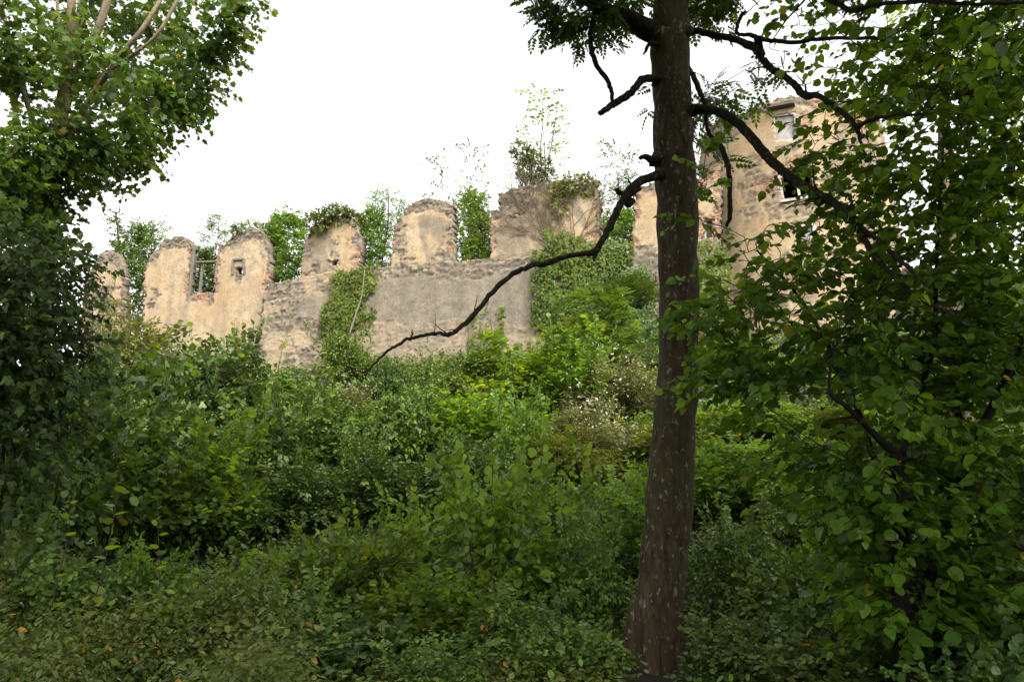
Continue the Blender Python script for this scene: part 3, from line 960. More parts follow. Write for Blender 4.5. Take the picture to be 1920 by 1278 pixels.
GAPS = 'saplings growing in the gaps of the ruined wall'
for (kind, mat, u, v, d, w, label, rz) in [
    ('bushy2', 'bush', 262, 428, 1.8, 2.4, 'leafy sapling filling the gap right of the far-left wall stump', 0.),
    ('slim', 'bright', 300, 412, 2.6, 1.5, 'slim sapling rising above the left shoulder of the cream wall', 1.),
    ('bushy', 'bushdark', 386, 472, 1.8, 2.0, 'dark leafy sapling seen through the wooden window frame of the cream wall', 2.),
    ('slim', 'bush', 408, 402, 2.4, 1.5, 'slender sapling standing up beside the red window post of the cream wall', 3.),
    ('bushy2', 'bright', 540, 405, 1.5, 2.6, 'bushy green sapling in the gap right of the cream wall', 4.),
    ('bushy', 'bush', 515, 440, 2.2, 1.6, 'small leafy sapling close behind the right edge of the cream wall', 5.),
    ('bushy2', 'bright', 697, 400, 1.6, 1.9, 'dense sapling next to the ivy capped pier in the second gap', .5),
    ('slim', 'bright', 722, 352, 1.5, 1.7, 'tall slim sapling left of the bare stone pier in the second gap', 1.5),
    ('slim', 'bush', 758, 372, 2.8, .8, 'thin leafy tip poking out behind the shoulder of the bare stone pier', 2.5),
    ('bushy', 'bright', 884, 362, 1.6, 1.9, 'bright green sapling in the gap left of the widest pier', 3.5),
    ('bushy2', 'bush', 905, 400, 2.4, 1.4, 'darker sapling half hidden behind the left edge of the widest pier', 4.5),
    ('bushy', 'bright', 1158, 400, 1.6, 2.2, 'bushy sapling in the gap right of the widest pier', 5.5),
    ('slim', 'bush', 1172, 318, 2.2, 1.2, 'tall leafy sapling rising beside the ash trunk behind the wall gap', .2),
]:
    sapling(kind, mat, u, v, back(u, d), w, 12.0, label, rz, GAPS)
THIN = 'thin sapling tips above the wall'
for (u, v, d, w, label, rz) in [
    (818, 290, 3.0, 1.5, 'wispy sapling tip standing above the bare stone pier', 0.4),
    (888, 272, 3.4, 1.9, 'wispy twiggy sapling above the bright green gap sapling', 1.4),
    (1140, 275, 3.2, 1.6, 'wispy sapling tip above the ivy covered corner of the widest pier', 2.2),
    (150, 465, 3.0, 2.0, 'pale wispy sapling at the far left end of the walls', 3.2),
    (1172, 285, 4.2, 1.5, 'wispy sapling closest to the ash trunk above the wall', 4.0),
]:
    sapling('sparse', 'bush', u, v, back(u, d), w, 12.0, label, rz, THIN)

# tall thin sapling out of the ivy column, and the ivy-hung dead conifer
Yc = back(1010, 1.0)
o = sapling('sparse', 'bright', 1018, 172, Yc, 2.3, at(1000, 345, Yc)[2] - .5, 'airy pale sapling standing above the ivy clump on the widest pier', 1.1)


def blob_leaves(name, label, cat, seed, centers, n, sp, mat, base, stems=None, group=None, stem_mat='twig', kind='ivy'):
    """leaf sprays through a run of overlapping ellipsoids (world centre, radii)"""
    rng = np.random.default_rng(seed); lv = Leaves(); tb = Tubes()
    o = thing(name, label, cat, (0, 0, 0), 0, group)
    for st, rr in (stems or []): tb.add(spline(st, 10), np.interp(np.linspace(0, 1, 10), np.linspace(0, 1, len(rr)), rr), 6)
    tot = sum(r[0] * r[1] + r[1] * r[2] + r[0] * r[2] for _, r in centers)
    for c, r in centers:
        m = int(n * (r[0] * r[1] + r[1] * r[2] + r[0] * r[2]) / tot)
        d = norm(rng.normal(0, 1, (m, 3))); q = rng.uniform(.35, 1.0, m) ** .5
        az = np.arctan2(d[:, 1], d[:, 0]); q = q * (1 + .5 * (vn(az * 2 + 9, d[:, 2] * 4 + 9, seed) - .5))
        P = np.array(c) + d * q[:, None] * np.array(r)
        s = dict(sp); 
        sprays(lv, None, rng, P, d + rng.normal(0, .4, (m, 3)), s)
    fm = lv.mesh('foliage'); ms = [fm]; link('foliage', fm, M[mat], o)
    if tb.n: sm = tb.mesh('stem'); ms.append(sm); link('stem', sm, M[stem_mat], o)
    return settle(o, base, *ms)


IVS = spec(IVY, .11, 5, .25, face=.45, facing=np.array((WN[0], WN[1], .6)), hang=.6, tilt=.4, yel=.05)
c = lambda u, v, Y: at(u, v, Y)
Yl = back(221, 1.2)
blob_leaves('dead_conifer', 'thin dead tree trunk wrapped in dark ivy above the far-left wall stump', 'tree', 201,
            [(c(216, 405, Yl), (.2, .2, .45)), (c(218, 425, Yl), (.28, .25, .4)), (c(224, 445, Yl), (.35, .3, .5)), (c(226, 468, Yl), (.45, .4, .5)), (c(206, 398, Yl), (.18, .15, .25)), (c(228, 490, Yl), (.5, .4, .5))],
            230, dict(IVS, size=.12), 'bushdark', c(226, 510, Yl), [([c(228, 510, Yl), c(222, 450, Yl), c(217, 388, Yl)], (.08, .05, .02))])
Yp = back(1000, .5)
blob_leaves('ivy', 'bushy ivy column standing on top of the widest pier', 'ivy', 202,
            [(c(985, 290, Yp), (.55, .4, .5)), (c(992, 312, Yp), (.55, .45, .6)), (c(1008, 315, Yp), (.55, .45, .6)), (c(1000, 335, Yp), (.6, .4, .35)), (c(1028, 338, Yp), (.4, .4, .4)), (c(978, 278, Yp), (.35, .3, .3))],
            620, IVS, 'ivy', c(1000, 348, Yp), [([c(1000, 350, Yp), c(995, 315, Yp), c(985, 275, Yp)], (.12, .08, .03))])
for (sd, cs, n, label, mat) in [
    (203, [((625, 410), (1.15, .55, .4)), ((598, 420), (.6, .55, .45)), ((650, 408), (.7, .5, .35)), ((672, 428), (.35, .4, .6)), ((628, 400), (.7, .5, .35))], 900, 'rounded ivy cap on top of the pier beside the cream wall', 'ivy'),
    (204, [((468, 428), (.8, .5, .28)), ((445, 437), (.5, .4, .25)), ((490, 430), (.5, .5, .3)), ((500, 445), (.3, .4, .3))], 380, 'low ivy clump growing on the peak of the cream wall', 'bush'),
    (205, [((1085, 352), (.85, .5, .4)), ((1060, 360), (.6, .45, .5)), ((1110, 362), (.4, .5, .6)), ((1048, 380), (.3, .3, .5)), ((1120, 385), (.2, .3, .5)), ((1085, 342), (.8, .4, .3))], 480, 'olive ivy mat spilling over the right corner of the widest pier', 'olive'),
]:
    Y0 = back(cs[0][0][0], .08)
    blob_leaves('ivy', label, 'ivy', sd, [(c(u, v, Y0), r) for (u, v), r in cs], n, IVS, mat, c(cs[0][0][0], cs[0][0][1] + 12, Y0))
Yg = TY - 3.2
blob_leaves('tuft', 'small green tuft growing on the broken top of the round tower', 'plant', 206, [(c(1405, 215, 28.3), (.4, .3, .2)), (c(1385, 225, 28.5), (.25, .3, .15))], 70, dict(IVS, tmpl=NARROW, size=.14, hang=0), 'bright', c(1405, 220, 28.3))


def lw_t(z): return TL + .085 * max(0, 13.6 - z) + .06


def wall_ivy(label, seed, pxs, dens, size=.1, mat='ivy', t=None, lumpy=.12, cut=.0, stems=4):
    rng = np.random.default_rng(seed)
    pl = poly_sz(pxs, .3); a = np.array(pl)
    area = (np.ptp(a[:, 0])) * np.ptp(a[:, 1]); n = int(area * dens)
    s = rng.uniform(a[:, 0].min(), a[:, 0].max(), n); z = rng.uniform(a[:, 1].min(), a[:, 1].max(), n)
    k = inpoly(pl, s + (fbm(s * 2, z * 2, seed) - .5) * 1.2 + rng.normal(0, .07, n), z + (fbm(s * 2, z * 2, seed + 1) - .5) * 1.2 + rng.normal(0, .1, n)) & (fbm(s * 2.2, z * 2.2, seed + 2) > cut)
    s, z = s[k], z[k]; n = len(s)
    tt = np.array([(lw_t(q) if t is None else t) for q in z]) + np.abs(rng.normal(0, lumpy, n)) * (.4 + 1.2 * fbm(s * 1.5, z * 1.5, seed + 3))
    P = np.stack([P0[0] + WD[0] * s + WN[0] * tt, P0[1] + WD[1] * s + WN[1] * tt, z], -1)
    lv = Leaves()
    D = np.array((0, 0, -1.)) + np.outer(rng.normal(0, .6, n), (WD[0], WD[1], 0)) + np.outer(rng.uniform(0, .6, n), (WN[0], WN[1], 0))
    Nn = np.array((WN[0], WN[1], .45)) + rng.normal(0, .3, (n, 3))
    r = np.clip(.2 + .6 * fbm(s * 1.2, z * 1.2, seed + 6) + rng.normal(0, .18, n), 0, .93); r = np.where(rng.uniform(0, 1, n) < .03, .985, r)
    lv.add(IVY, P, D, Nn, size * rng.uniform(.6, 1.25, n), r)
    o = thing('ivy', label, 'ivy'); fm = lv.mesh('foliage'); link('foliage', fm, M[mat], o); ms = [fm]
    tb = Tubes()
    for q in range(stems):
        s0 = rng.uniform(*np.percentile(s, (20, 80))); zz = np.linspace(z.min(), np.percentile(z, 85), 7); ss = s0 + np.cumsum(rng.normal(0, .12, 7))
        tb.add([wxyz(ss[i], zz[i], (lw_t(zz[i]) if t is None else t) + .03) for i in range(7)], np.linspace(.03, .01, 7), 5)
    sm = tb.mesh('stem'); ms.append(sm); link('stem', sm, M['deadvine'], o)
    return settle(o, wxyz(float(np.mean(s)), float(z.min()), .4), *ms)


wall_ivy('leaning band of leafy ivy below the ivy capped pier', 301,
         [(640, 515), (690, 500), (714, 505), (705, 540), (690, 580), (672, 620), (664, 650), (615, 660), (608, 600), (618, 560), (628, 530)], 620, .10, cut=.24)
wall_ivy('wide ivy curtain hanging on the wall under the widest pier', 302,
         [(1000, 492), (1020, 455), (1035, 430), (1060, 440), (1085, 455), (1120, 470), (1150, 470), (1180, 460), (1190, 500), (1150, 520), (1130, 560), (1100, 600), (1060, 640), (1010, 620), (1000, 560)], 600, .10, cut=.27, lumpy=.2)
wall_ivy('ivy and creeper clump around the dark hole of the long wall', 303,
         [(1120, 540), (1150, 520), (1190, 520), (1232, 500), (1240, 560), (1240, 690), (1130, 690), (1110, 620)], 460, .1, 'bushdark', cut=.36, lumpy=.35)
wall_ivy('ivy spilling over the sill right of the widest pier', 304,
         [(1128, 440), (1150, 455), (1180, 455), (1185, 480), (1150, 500), (1128, 500)], 450, .1, 'bush', lumpy=.2, stems=2)
wall_ivy('thin ivy strand on the grey render, nearest the middle of the wall', 305, [(886, 590), (896, 600), (898, 680), (884, 680)], 330, .1, stems=1, cut=.3)
wall_ivy('broken ivy strand on the grey render between two other strands', 306, [(908, 560), (920, 570), (918, 690), (904, 690)], 330, .1, stems=1, cut=.38)
wall_ivy('taller ivy strand on the grey render, nearest the ivy curtain', 307, [(934, 580), (946, 580), (950, 680), (932, 690)], 380, .1, stems=1, cut=.25)
wall_ivy('ivy on the wall at the foot of the tower right of the ash trunk', 308, [(1300, 500), (1345, 470), (1375, 520), (1370, 640), (1300, 640)], 420, .11, 'ivy', t=1.4, lumpy=.25, cut=.3)
wall_ivy('small leafy strands clinging to the rubble beside the ivy band', 309, [(692, 580), (712, 560), (706, 600), (684, 640), (676, 640)], 300, .1, stems=1, cut=.4)

# pale dead stem that leans on the ivy band
tb = Tubes(); tb.add(spline([wxyz(*wpt(656, 635, .95), 1.1), wxyz(*wpt(668, 590, .9), .95), wxyz(*wpt(679, 555, .75), .8), wxyz(*wpt(684, 506, .6), .62)], 10), np.linspace(.045, .02, 10), 6)
sm = tb.mesh('dead_stem'); o = link('dead_stem', sm, M['greywood']); tag(o, 'long pale dead stem leaning over the ivy band on the wall', 'dead stem'); settle(o, wxyz(*wpt(656, 635, .95), 1.1), sm)
# bare creeper on the widest pier
rng = np.random.default_rng(77); tb = Tubes()


def creeper(p, a, l, r, dep):
    pts = [np.array(p)]
    for k in range(6):
        a += rng.normal(0, .13); pts.append(pts[-1] + l / 6 * np.array((math.sin(a), math.cos(a))))
        if dep < 3 and rng.uniform() < .6: creeper(pts[-1], a + rng.choice((-1, 1)) * rng.uniform(.3, .7), l * .6, r * .65, dep + 1)
    tb.add([wxyz(q[0], q[1], .13 - .008 * dep) for q in pts], np.linspace(r, r * .5, 7), 4)


for u0, v0, a0, l in ((1060, 480, -.6, 2.6), (1062, 480, -.25, 3.1), (1066, 480, .1, 3.0), (1070, 478, .5, 2.5), (1050, 480, -.9, 2.6), (1040, 482, -.4, 3.0), (1075, 480, .25, 2.6), (1058, 480, -.75, 3.2)):
    creeper(wpt(u0, v0), a0, l, .022, 0)
sm = tb.mesh('bare_creeper'); o = link('bare_creeper', sm, M['deadvine']); tag(o, 'leafless brown creeper fanning out over the widest pier', 'creeper'); settle(o, wxyz(*wpt(1060, 480), .1), sm)

# ------------------------------------------------------------------ ash tree in front
AY = 8.0
ash = thing('ash_tree', 'tall dark ash tree with one straight lichen spotted trunk and dead branches', 'tree')
rows = [(1232, 1300, 110), (1228, 1262, 92), (1229, 1225, 86), (1232, 1180, 85), (1239, 1100, 89), (1249, 1000, 88), (1257, 900, 86), (1265, 780, 79), (1272, 650, 73), (1272, 540, 74), (1270, 426, 75), (1267, 330, 76), (1262, 280, 74), (1261, 200, 71), (1257, 130, 72), (1257, 60, 72), (1259, 0, 64), (1262, -120, 58), (1268, -300, 50), (1275, -560, 38)]
tp = []
for u, v, wd in rows:
    p = at(u, v, AY); tp.append((*p, wd / 2 * math.hypot(*(p[1:] - np.array((0, EYE)))) / math.hypot(F, 639 - v) ))
tp = spline(tp, 150)
tb = Tubes()
tb.add(tp[:, :3], tp[:, 3] * (1 + .035 * np.sin(np.arange(150) * .9) * (vn(np.arange(150) * .13, 0 * np.arange(150), 5) - .3)), 28, wob=.07, seed=3)
# root flare and knots
for a, l in ((math.pi * 1.02, .3), (-1.9, .25), (-.4, .22)):
    b0 = at(1229, 1232, AY); d = np.array((math.cos(a), math.sin(a), 0))
    tb.add(spline([b0 + (0, 0, .55) + d * .1, b0 + (0, 0, .2) + d * .2, b0 + (0, 0, -.12) + d * l, b0 + (0, 0, -.35) + d * (l + .2)], 9), np.linspace(.10, .07, 9), 8, wob=.15)
for u, v, r in ((1285, 165, .06), (1240, 68, .10), (1288, 62, .08), (1234, 300, .075), (1290, 208, .085), (1292, 320, .06), (1238, 152, .06)):
    q = at(u, v, AY - .1); tb.add([q + (-.1, 0, -r * .9), q + (-.04, 0, -r * .4), q + (0, -.02, r * .5), q + (.0, 0, r * 1.2)], [r * .2, r * .9, r, r * .25], 9, wob=.2)
ms = [tb.mesh('trunk')]; link('trunk', ms[0], M['ashbark'], ash)


def limb(rows, sides=8, wob=.12, seed=0, n=None, Tb=None):
    """rows of (u, v, Y, half width in photo pixels)"""
    q = [(*at(u, v, Y), r * px(Y, v)) for u, v, Y, r in rows]
    q = spline(q, n or len(rows) * 6)
    (Tb or tb).add(q[:, :3] + (np.random.default_rng(seed).normal(0, .004, (len(q), 3))), q[:, 3], sides, wob=wob, seed=seed)
    return q


LIMBS = [
    [[(1262, 75, 8, 22), (1225, 62, 7.95, 21), (1180, 38, 7.9, 17), (1130, 18, 7.8, 14), (1080, -15, 7.7, 13), (1000, -60, 7.5, 11), (880, -130, 7.2, 8)],
     [(1118, 8, 7.8, 6), (1109, 60, 7.75, 4.5), (1108, 85, 7.7, 5), (1118, 120, 7.7, 4.5), (1137, 148, 7.7, 4.5), (1146, 170, 7.7, 4), (1147, 192, 7.7, 4)],
     [(1111, 92, 7.7, 4), (1117, 90, 7.7, 2)]],
    [[(1245, 150, 7.9, 8), (1222, 147, 7.8, 7), (1205, 149, 7.7, 7.5), (1190, 166, 7.65, 7), (1170, 184, 7.6, 7), (1150, 195, 7.55, 6.5), (1137, 205, 7.5, 6), (1124, 214, 7.5, 5)]],
    [[(1240, 300, 7.9, 9), (1222, 300, 7.8, 7), (1210, 294, 7.75, 5), (1199, 297, 7.7, 3.5)]],
    [[(1248, 90, 7.9, 6), (1220, 82, 7.8, 4), (1212, 92, 7.8, 3), (1207, 102, 7.8, 1.5)]],
    [[(1250, 328, 7.9, 10), (1225, 331, 7.8, 8.5), (1200, 340, 7.7, 8), (1180, 356, 7.6, 7.5), (1167, 375, 7.55, 7), (1155, 400, 7.5, 7), (1140, 432, 7.45, 6.5), (1125, 458, 7.4, 6), (1115, 471, 7.4, 6.5), (1090, 476, 7.35, 5), (1060, 481, 7.3, 5), (1030, 492, 7.25, 5.5), (1000, 497, 7.14, 5), (965, 512, 7.15, 5), (935, 535, 7.1, 4.8), (905, 570, 7.05, 4.8), (880, 600, 7, 4.5), (858, 618, 6.95, 4.2), (842, 626, 6.92, 4.5), (820, 624, 6.9, 3.2), (795, 629, 6.85, 3.4), (768, 635, 6.8, 3), (740, 650, 6.75, 2.6), (715, 668, 6.7, 2.4), (690, 693, 6.65, 2), (678, 697, 6.6, 1.6), (650, 686, 6.55, 1.2), (610, 672, 6.5, .8)],
     [(1188, 375, 7.6, 6), (1178, 384, 7.6, 5.5), (1176, 372, 7.6, 5), (1200, 352, 7.65, 5)], [(1172, 366, 7.55, 4.5), (1160, 360, 7.55, 5), (1155, 356, 7.5, 3.5)],
     [(1118, 468, 7.4, 4.5), (1116, 478, 7.4, 4), (1113, 488, 7.4, 2)], [(769, 637, 6.8, 2), (772, 628, 6.8, 1.6), (773, 618, 6.8, .8)], [(1182, 345, 7.6, 2), (1178, 337, 7.6, 1.2)], [(844, 624, 6.9, 3), (841, 630, 6.9, 1.4)]],
    [[(1270, 62, 8.00, 16), (1296, 60, 7.96, 9), (1310, 59, 7.88, 6.5), (1350, 68, 7.64, 6.5), (1385, 77, 7.43, 6.5), (1415, 90, 7.25, 8), (1430, 112, 7.16, 6), (1447, 130, 7.06, 7), (1465, 138, 6.95, 6), (1490, 160, 6.80, 6.5), (1510, 181, 6.68, 7), (1530, 178, 6.56, 5.5), (1560, 196, 6.38, 5), (1590, 220, 6.20, 5), (1605, 240, 6.11, 4.5), (1612, 262, 6.07, 3), (1622, 290, 6.01, 1.5)],
     [(1417, 92, 7.24, 6), (1419, 75, 7.23, 5), (1410, 66, 7.28, 4), (1382, 63, 7.45, 3.2), (1384, 45, 7.44, 3.4), (1390, 30, 7.40, 3), (1398, 22, 7.35, 3)],
     [(1418, 70, 7.23, 5), (1440, 76, 7.10, 4.5), (1490, 79, 6.80, 4), (1560, 72, 6.38, 3.5), (1640, 72, 5.90, 3.2), (1693, 79, 5.58, 3), (1760, 52, 5.18, 2)],
     [(1426, 78, 7.18, 3.5), (1428, 92, 7.17, 3.2), (1431, 104, 7.15, 2)], [(1384, 40, 7.44, 1), (1405, 20, 7.31, .9), (1430, -5, 7.16, .7)],
     [(1605, 240, 6.11, 4), (1630, 226, 5.96, 3.8), (1670, 217, 5.72, 3.2), (1742, 214, 5.29, 2.4)]],
    [[(1275, 212, 8.00, 17), (1302, 206, 7.93, 12), (1325, 205, 7.79, 9), (1355, 213, 7.61, 9), (1385, 232, 7.43, 9), (1412, 262, 7.27, 9), (1440, 295, 7.10, 9), (1470, 322, 6.92, 8.5), (1505, 347, 6.71, 8.5), (1540, 367, 6.50, 8), (1570, 385, 6.32, 7.5), (1595, 405, 6.17, 7), (1612, 432, 6.07, 6.5), (1640, 480, 5.90, 5.5), (1668, 510, 5.73, 4.5), (1720, 555, 5.42, 4), (1790, 592, 5.00, 3)],
     [(1612, 425, 6.07, 5), (1650, 455, 5.84, 4.5), (1700, 500, 5.54, 3.5), (1740, 540, 5.30, 2)], [(1585, 397, 6.23, 5), (1605, 392, 6.11, 3), (1610, 388, 6.08, 1.5)]],
    [[(1290, 125, 8.00, 5), (1303, 150, 7.92, 5), (1315, 180, 7.85, 4.8), (1323, 198, 7.80, 4), (1324, 230, 7.80, 3.2), (1332, 255, 7.75, 4), (1350, 272, 7.64, 5), (1362, 300, 7.57, 5), (1368, 335, 7.53, 4.5), (1369, 400, 7.53, 4.5), (1363, 424, 7.56, 3)]],
    [[(1262, -60, 8.00, 20), (1400, -60, 7.34, 9), (1500, -30, 6.74, 6), (1565, 4, 6.35, 5), (1596, 20, 6.16, 5), (1650, 8, 5.84, 4), (1740, 3, 5.30, 4), (1830, 8, 5.00, 3.5), (1930, 4, 5.00, 3)],
     [(1618, 10, 6.03, 1.5), (1612, 40, 6.07, 1.5), (1604, 66, 6.12, 1.2)]],
]
roots = []
for k, lm in enumerate(LIMBS):
    tb = Tubes()
    for j, r_ in enumerate(lm):
        q = limb(r_, 8, .14, k * 7 + j, Tb=tb)
        if k in (0, 8) and j == 0: roots.append((q[8:, :3], q[8:, 3]))
        if k in (5,) and j == 2: pass
    if k in (4, 5, 6):
        rg = np.random.default_rng(k); q = limb(lm[0], Tb=Tubes())
        for i_ in rg.integers(len(q) // 3, len(q) - 2, 16):
            d_ = norm(rg.normal(0, 1, 3) * (1, .6, 1)); p_ = q[i_, :3]; l_ = rg.uniform(.06, .28); r_ = q[i_, 3] * .35
            tb.add([p_, p_ + d_ * l_ * .5 + rg.normal(0, .015, 3), p_ + d_ * l_ + rg.normal(0, .03, 3)], [r_, r_ * .6, r_ * .25], 4)
    bm = tb.mesh('branch'); ms.append(bm); link('branch', bm, M['branch'], ash)
# live crown: sprays over the picture top and beside the trunk
rng = np.random.default_rng(8)
cl = []
for (u, v, Y, rx, rz, n) in [(1075, 2, 7.6, .28, .14, 46), (1115, 18, 7.8, .18, .12, 24), (1165, 10, 7.9, .18, .12, 22), (1050, -35, 7.5, .33, .16, 40), (1190, -8, 8.3, .22, .15, 22), (1322, 8, 8.3, .17, .13, 34), (1345, -20, 8.4, .3, .2, 26),
                             (1320, 150, 8.6, .12, .16, 7), (1345, 185, 8.7, .2, .14, 12), (1375, 188, 8.6, .12, .1, 4), (1325, 250, 8.6, .14, .25, 13), (1305, 215, 8.7, .1, .15, 4), (1216, 185, 8.2, .04, .05, 2), (1330, 310, 8.6, .12, .2, 7),
                             (1420, 105, 7.6, .18, .10, 4), (1430, 135, 7.6, .14, .14, 4)]:
    cpt = at(u, v, Y); cl.append(cpt + rng.normal(0, 1, (n, 3)) * np.array((rx, .35, rz)) * .62)
n = 13000
far = np.stack([rng.uniform(-8, 11, n), rng.uniform(-5, 13, n), rng.uniform(6.2, 12.5, n)], -1)  # unseen canopy overhead, spread wide and thick to shade the foreground
elev = (far[:, 2] - EYE) / far[:, 1]
far = far[((elev > 1.0) | (far[:, 1] < .5)) & (np.linalg.norm((far - np.array((1.6, 4.5, 9.3))) / np.array((8.6, 8.6, 3.2)), axis=1) < 1)]
A = np.vstack(cl); tb = Tubes()
trunk_root = (tp[110:, :3], tp[110:, 3] * .5)
D1 = grow(tb, rng, roots + [trunk_root, (tp[60:110:6, :3], np.full(9, .01))], A, .004, 4)
D2 = grow(tb, rng, roots + [trunk_root], far, .006, 4)
lv = Leaves()
sprays(lv, None, rng, A, D1, spec(ASH, .25, 3, .18, tilt=.4, hang=.35, twig=.003))
sprays(lv, None, rng, far, D2, spec(ASH, .36, 5, .5, tilt=.4, hang=.3))
cm = lv.mesh('crown'); tm = tb.mesh('twig_sprays'); ms += [cm, tm]
link('crown', cm, M['ash'], ash); link('twig_sprays', tm, M['branch'], ash)
settle(ash, (*at(1228, 1262, AY)[:2], float(ground(at(1228, 1262, AY)[0], AY))), *ms)


# ------------------------------------------------------------------ trees in the wings
THIN_OUT = lambda bl, f, test: [(q, r, int(n * f) if test(q) else n) for q, r, n in bl]


def big_tree(name, label, seed, stems, blobs, sp, mat, bark, base, r_tip=.004, airy=0, part='trunk', sides=8, both=True):
    """stems: polylines of (point, radius); blobs: (centre, radii, number of sprays)"""
    rng = np.random.default_rng(seed); o = thing(name, label, 'tree'); ms = []
    roots = []
    for k, rows_ in enumerate(stems):
        q = spline([(*p, r) for p, r in rows_], len(rows_) * 6)
        t1 = Tubes(); t1.add(q[:, :3], q[:, 3], sides, wob=.1, seed=k); roots.append((q[:, :3], q[:, 3]))
        m_ = t1.mesh(part if k == 0 else 'limb'); ms.append(m_); link(part if k == 0 else 'limb', m_, M[bark], o)
    A = []; W = []
    for cc, rr, n in blobs:
        d = norm(rng.normal(0, 1, (n, 3))); q = rng.uniform(.15, 1, n) ** .45
        q = q * (1 + .5 * (vn(np.arctan2(d[:, 1], d[:, 0]) * 2 + 9, d[:, 2] * 3 + 9, seed) - .5))
        A.append(np.array(cc) + d * q[:, None] * np.array(rr)); W.append(d)
    A = np.vstack(A); W = np.vstack(W)
    if airy:
        k = (vn(A[:, 0] * 1.7 + 40, A[:, 2] * 1.7 + 40, seed) + vn(A[:, 1] * 1.7 + 40, A[:, 2] * 2.6 + 40, seed + 1)) * .5 > airy
        A = A[k]; W = W[k]
    tb = Tubes()
    D = norm(grow(tb, rng, roots, A, r_tip, 4))
    lv = Leaves()
    flat = np.array((1, 1, .45))
    sprays(lv, tb if sp.get('twigs') else None, rng, A, (D + W * .4 + rng.normal(0, .2, A.shape)) * flat, sp)
    if both: sprays(lv, None, rng, A, (D * .2 + rng.normal(0, .8, A.shape)) * flat, sp)
    fm = lv.mesh('crown'); tm = tb.mesh('twig_sprays'); ms += [fm, tm]
    link('crown', fm, M[mat], o); link('twig_sprays', tm, M['branch' if bark != 'palebark' else 'twig'], o)
    return settle(o, base, *ms)


# maple on the left
MY = 14.0
g0 = at(92, 700, MY); gb = float(ground(g0[0], MY))
def mp_(u, v, Y=MY): return at(u, v, Y)
stems = [
    [((mp_(80, 700)[0], MY, gb - .3), 0.202), (mp_(82, 560), 0.180), (mp_(92, 400), 0.158), (mp_(105, 300), 0.144), (mp_(118, 190, 13.4), 0.115), (mp_(130, 90, 12.6), 0.086), (mp_(134, 0, 12.2), 0.072), (mp_(140, -200, 12), 0.058)],
    [(mp_(112, 230), 0.094), (mp_(150, 120, 12.8), 0.079), (mp_(180, 65, 12.4), 0.072), (mp_(205, -10, 12.2), 0.065), (mp_(240, -150, 12), 0.050)],
    [(mp_(105, 300), 0.086), (mp_(170, 185, 13), 0.061), (mp_(230, 100, 12.2), 0.047), (mp_(270, 50, 12), 0.040), (mp_(310, -20, 12), 0.036), (mp_(350, -120, 12), 0.029)],
    [(mp_(210, 130, 12.4), 0.036), (mp_(285, 75, 12), 0.029), (mp_(325, 15, 11.9), 0.032), (mp_(350, -40, 11.9), 0.029)],
    [(mp_(100, 320), 0.058), (mp_(60, 220, 13), 0.050), (mp_(30, 120, 12.6), 0.043), (mp_(0, 0, 12.4), 0.036)],
    [(mp_(122, 130, 12.7), 0.036), (mp_(112, 60, 12.3), 0.029), (mp_(106, -10, 12.1), 0.029), (mp_(100, -80, 12), 0.029)],
    [(mp_(138, 100, 12.6), 0.032), (mp_(146, 30, 12.2), 0.025), (mp_(150, -30, 12.1), 0.025)],
]
bl = [(mp_(20, 60, 12.3), (.75, 1.0, 1.1), 150), (mp_(200, 60, 15.5), (2.2, .8, 1.4), 170), (mp_(0, 190, 12.3), (1.0, 1.0, 1.0), 200), (mp_(110, 270, 12.2), (1.0, .8, .65), 110), (mp_(200, 240, 12.6), (.8, .9, .5), 80), (mp_(180, 120, 15.2), (.9, .5, .8), 60), (mp_(250, 140, 15), (1.1, .7, .9), 90),
      (mp_(350, 130, 14), (.7, 1.0, .9), 70), (mp_(370, 40, 13.5), (.7, .8, .7), 56), (mp_(440, 25, 13.3), (.3, .5, .22), 26), (mp_(420, 70, 13.5), (.25, .4, .2), 14), (mp_(390, 110, 14), (.35, .6, .35), 30), (mp_(420, -60, 13.5), (.9, 1.0, .5), 50), (mp_(290, 195, 13.6), (.7, .9, .55), 72), (mp_(330, 200, 13.8), (.5, .5, .4), 36),
      (mp_(245, 245, 13.5), (.6, .7, .36), 46), (mp_(255, 300, 13.4), (.2, .4, .2), 11), (mp_(175, 330, 13.2), (.25, .4, .16), 9), (mp_(130, 290, 13), (.4, .6, .3), 34), (mp_(200, 290, 13.5), (.25, .3, .25), 14),
      (mp_(40, 310, 12), (1.0, 1.0, .9), 230), (mp_(50, 380, 12.5), (.5, .8, .7), 80), (mp_(20, 420, 11.5), (.8, 1, .9), 170), (mp_(85, 440, 13), (.28, .5, .5), 30), (mp_(240, 30, 15), (1.5, .8, 1.0), 110), (mp_(100, -260, 13), (2.2, 2.0, 1.0), 160), (mp_(-120, 200, 12), (1.5, 2, 2.5), 150), (mp_(300, -260, 13), (1.8, 1.6, 1.0), 110), (mp_(-100, -150, 12), (2.5, 2.5, 2.0), 140), (mp_(60, 500, 13), (.6, .5, .6), 40), ((-8.2, 1.5, 4.5), (1.6, 4.2, 3.4), 420), (mp_(225, 95, 11.4), (.8, .3, .7), 26), (mp_(120, 70, 11.4), (.6, .3, .8), 26)]  # the blob at the camera's left is unseen, added to darken the foreground
big_tree('maple_tree', 'large maple tree with pale trunk and limbs hanging over the left end of the walls', 401, stems, bl,
         spec(MAPLE, .125, 6, .48, tilt=.45, hang=.5, sag=.35), 'maple', 'palebark', (g0[0], MY, gb), airy=.40)

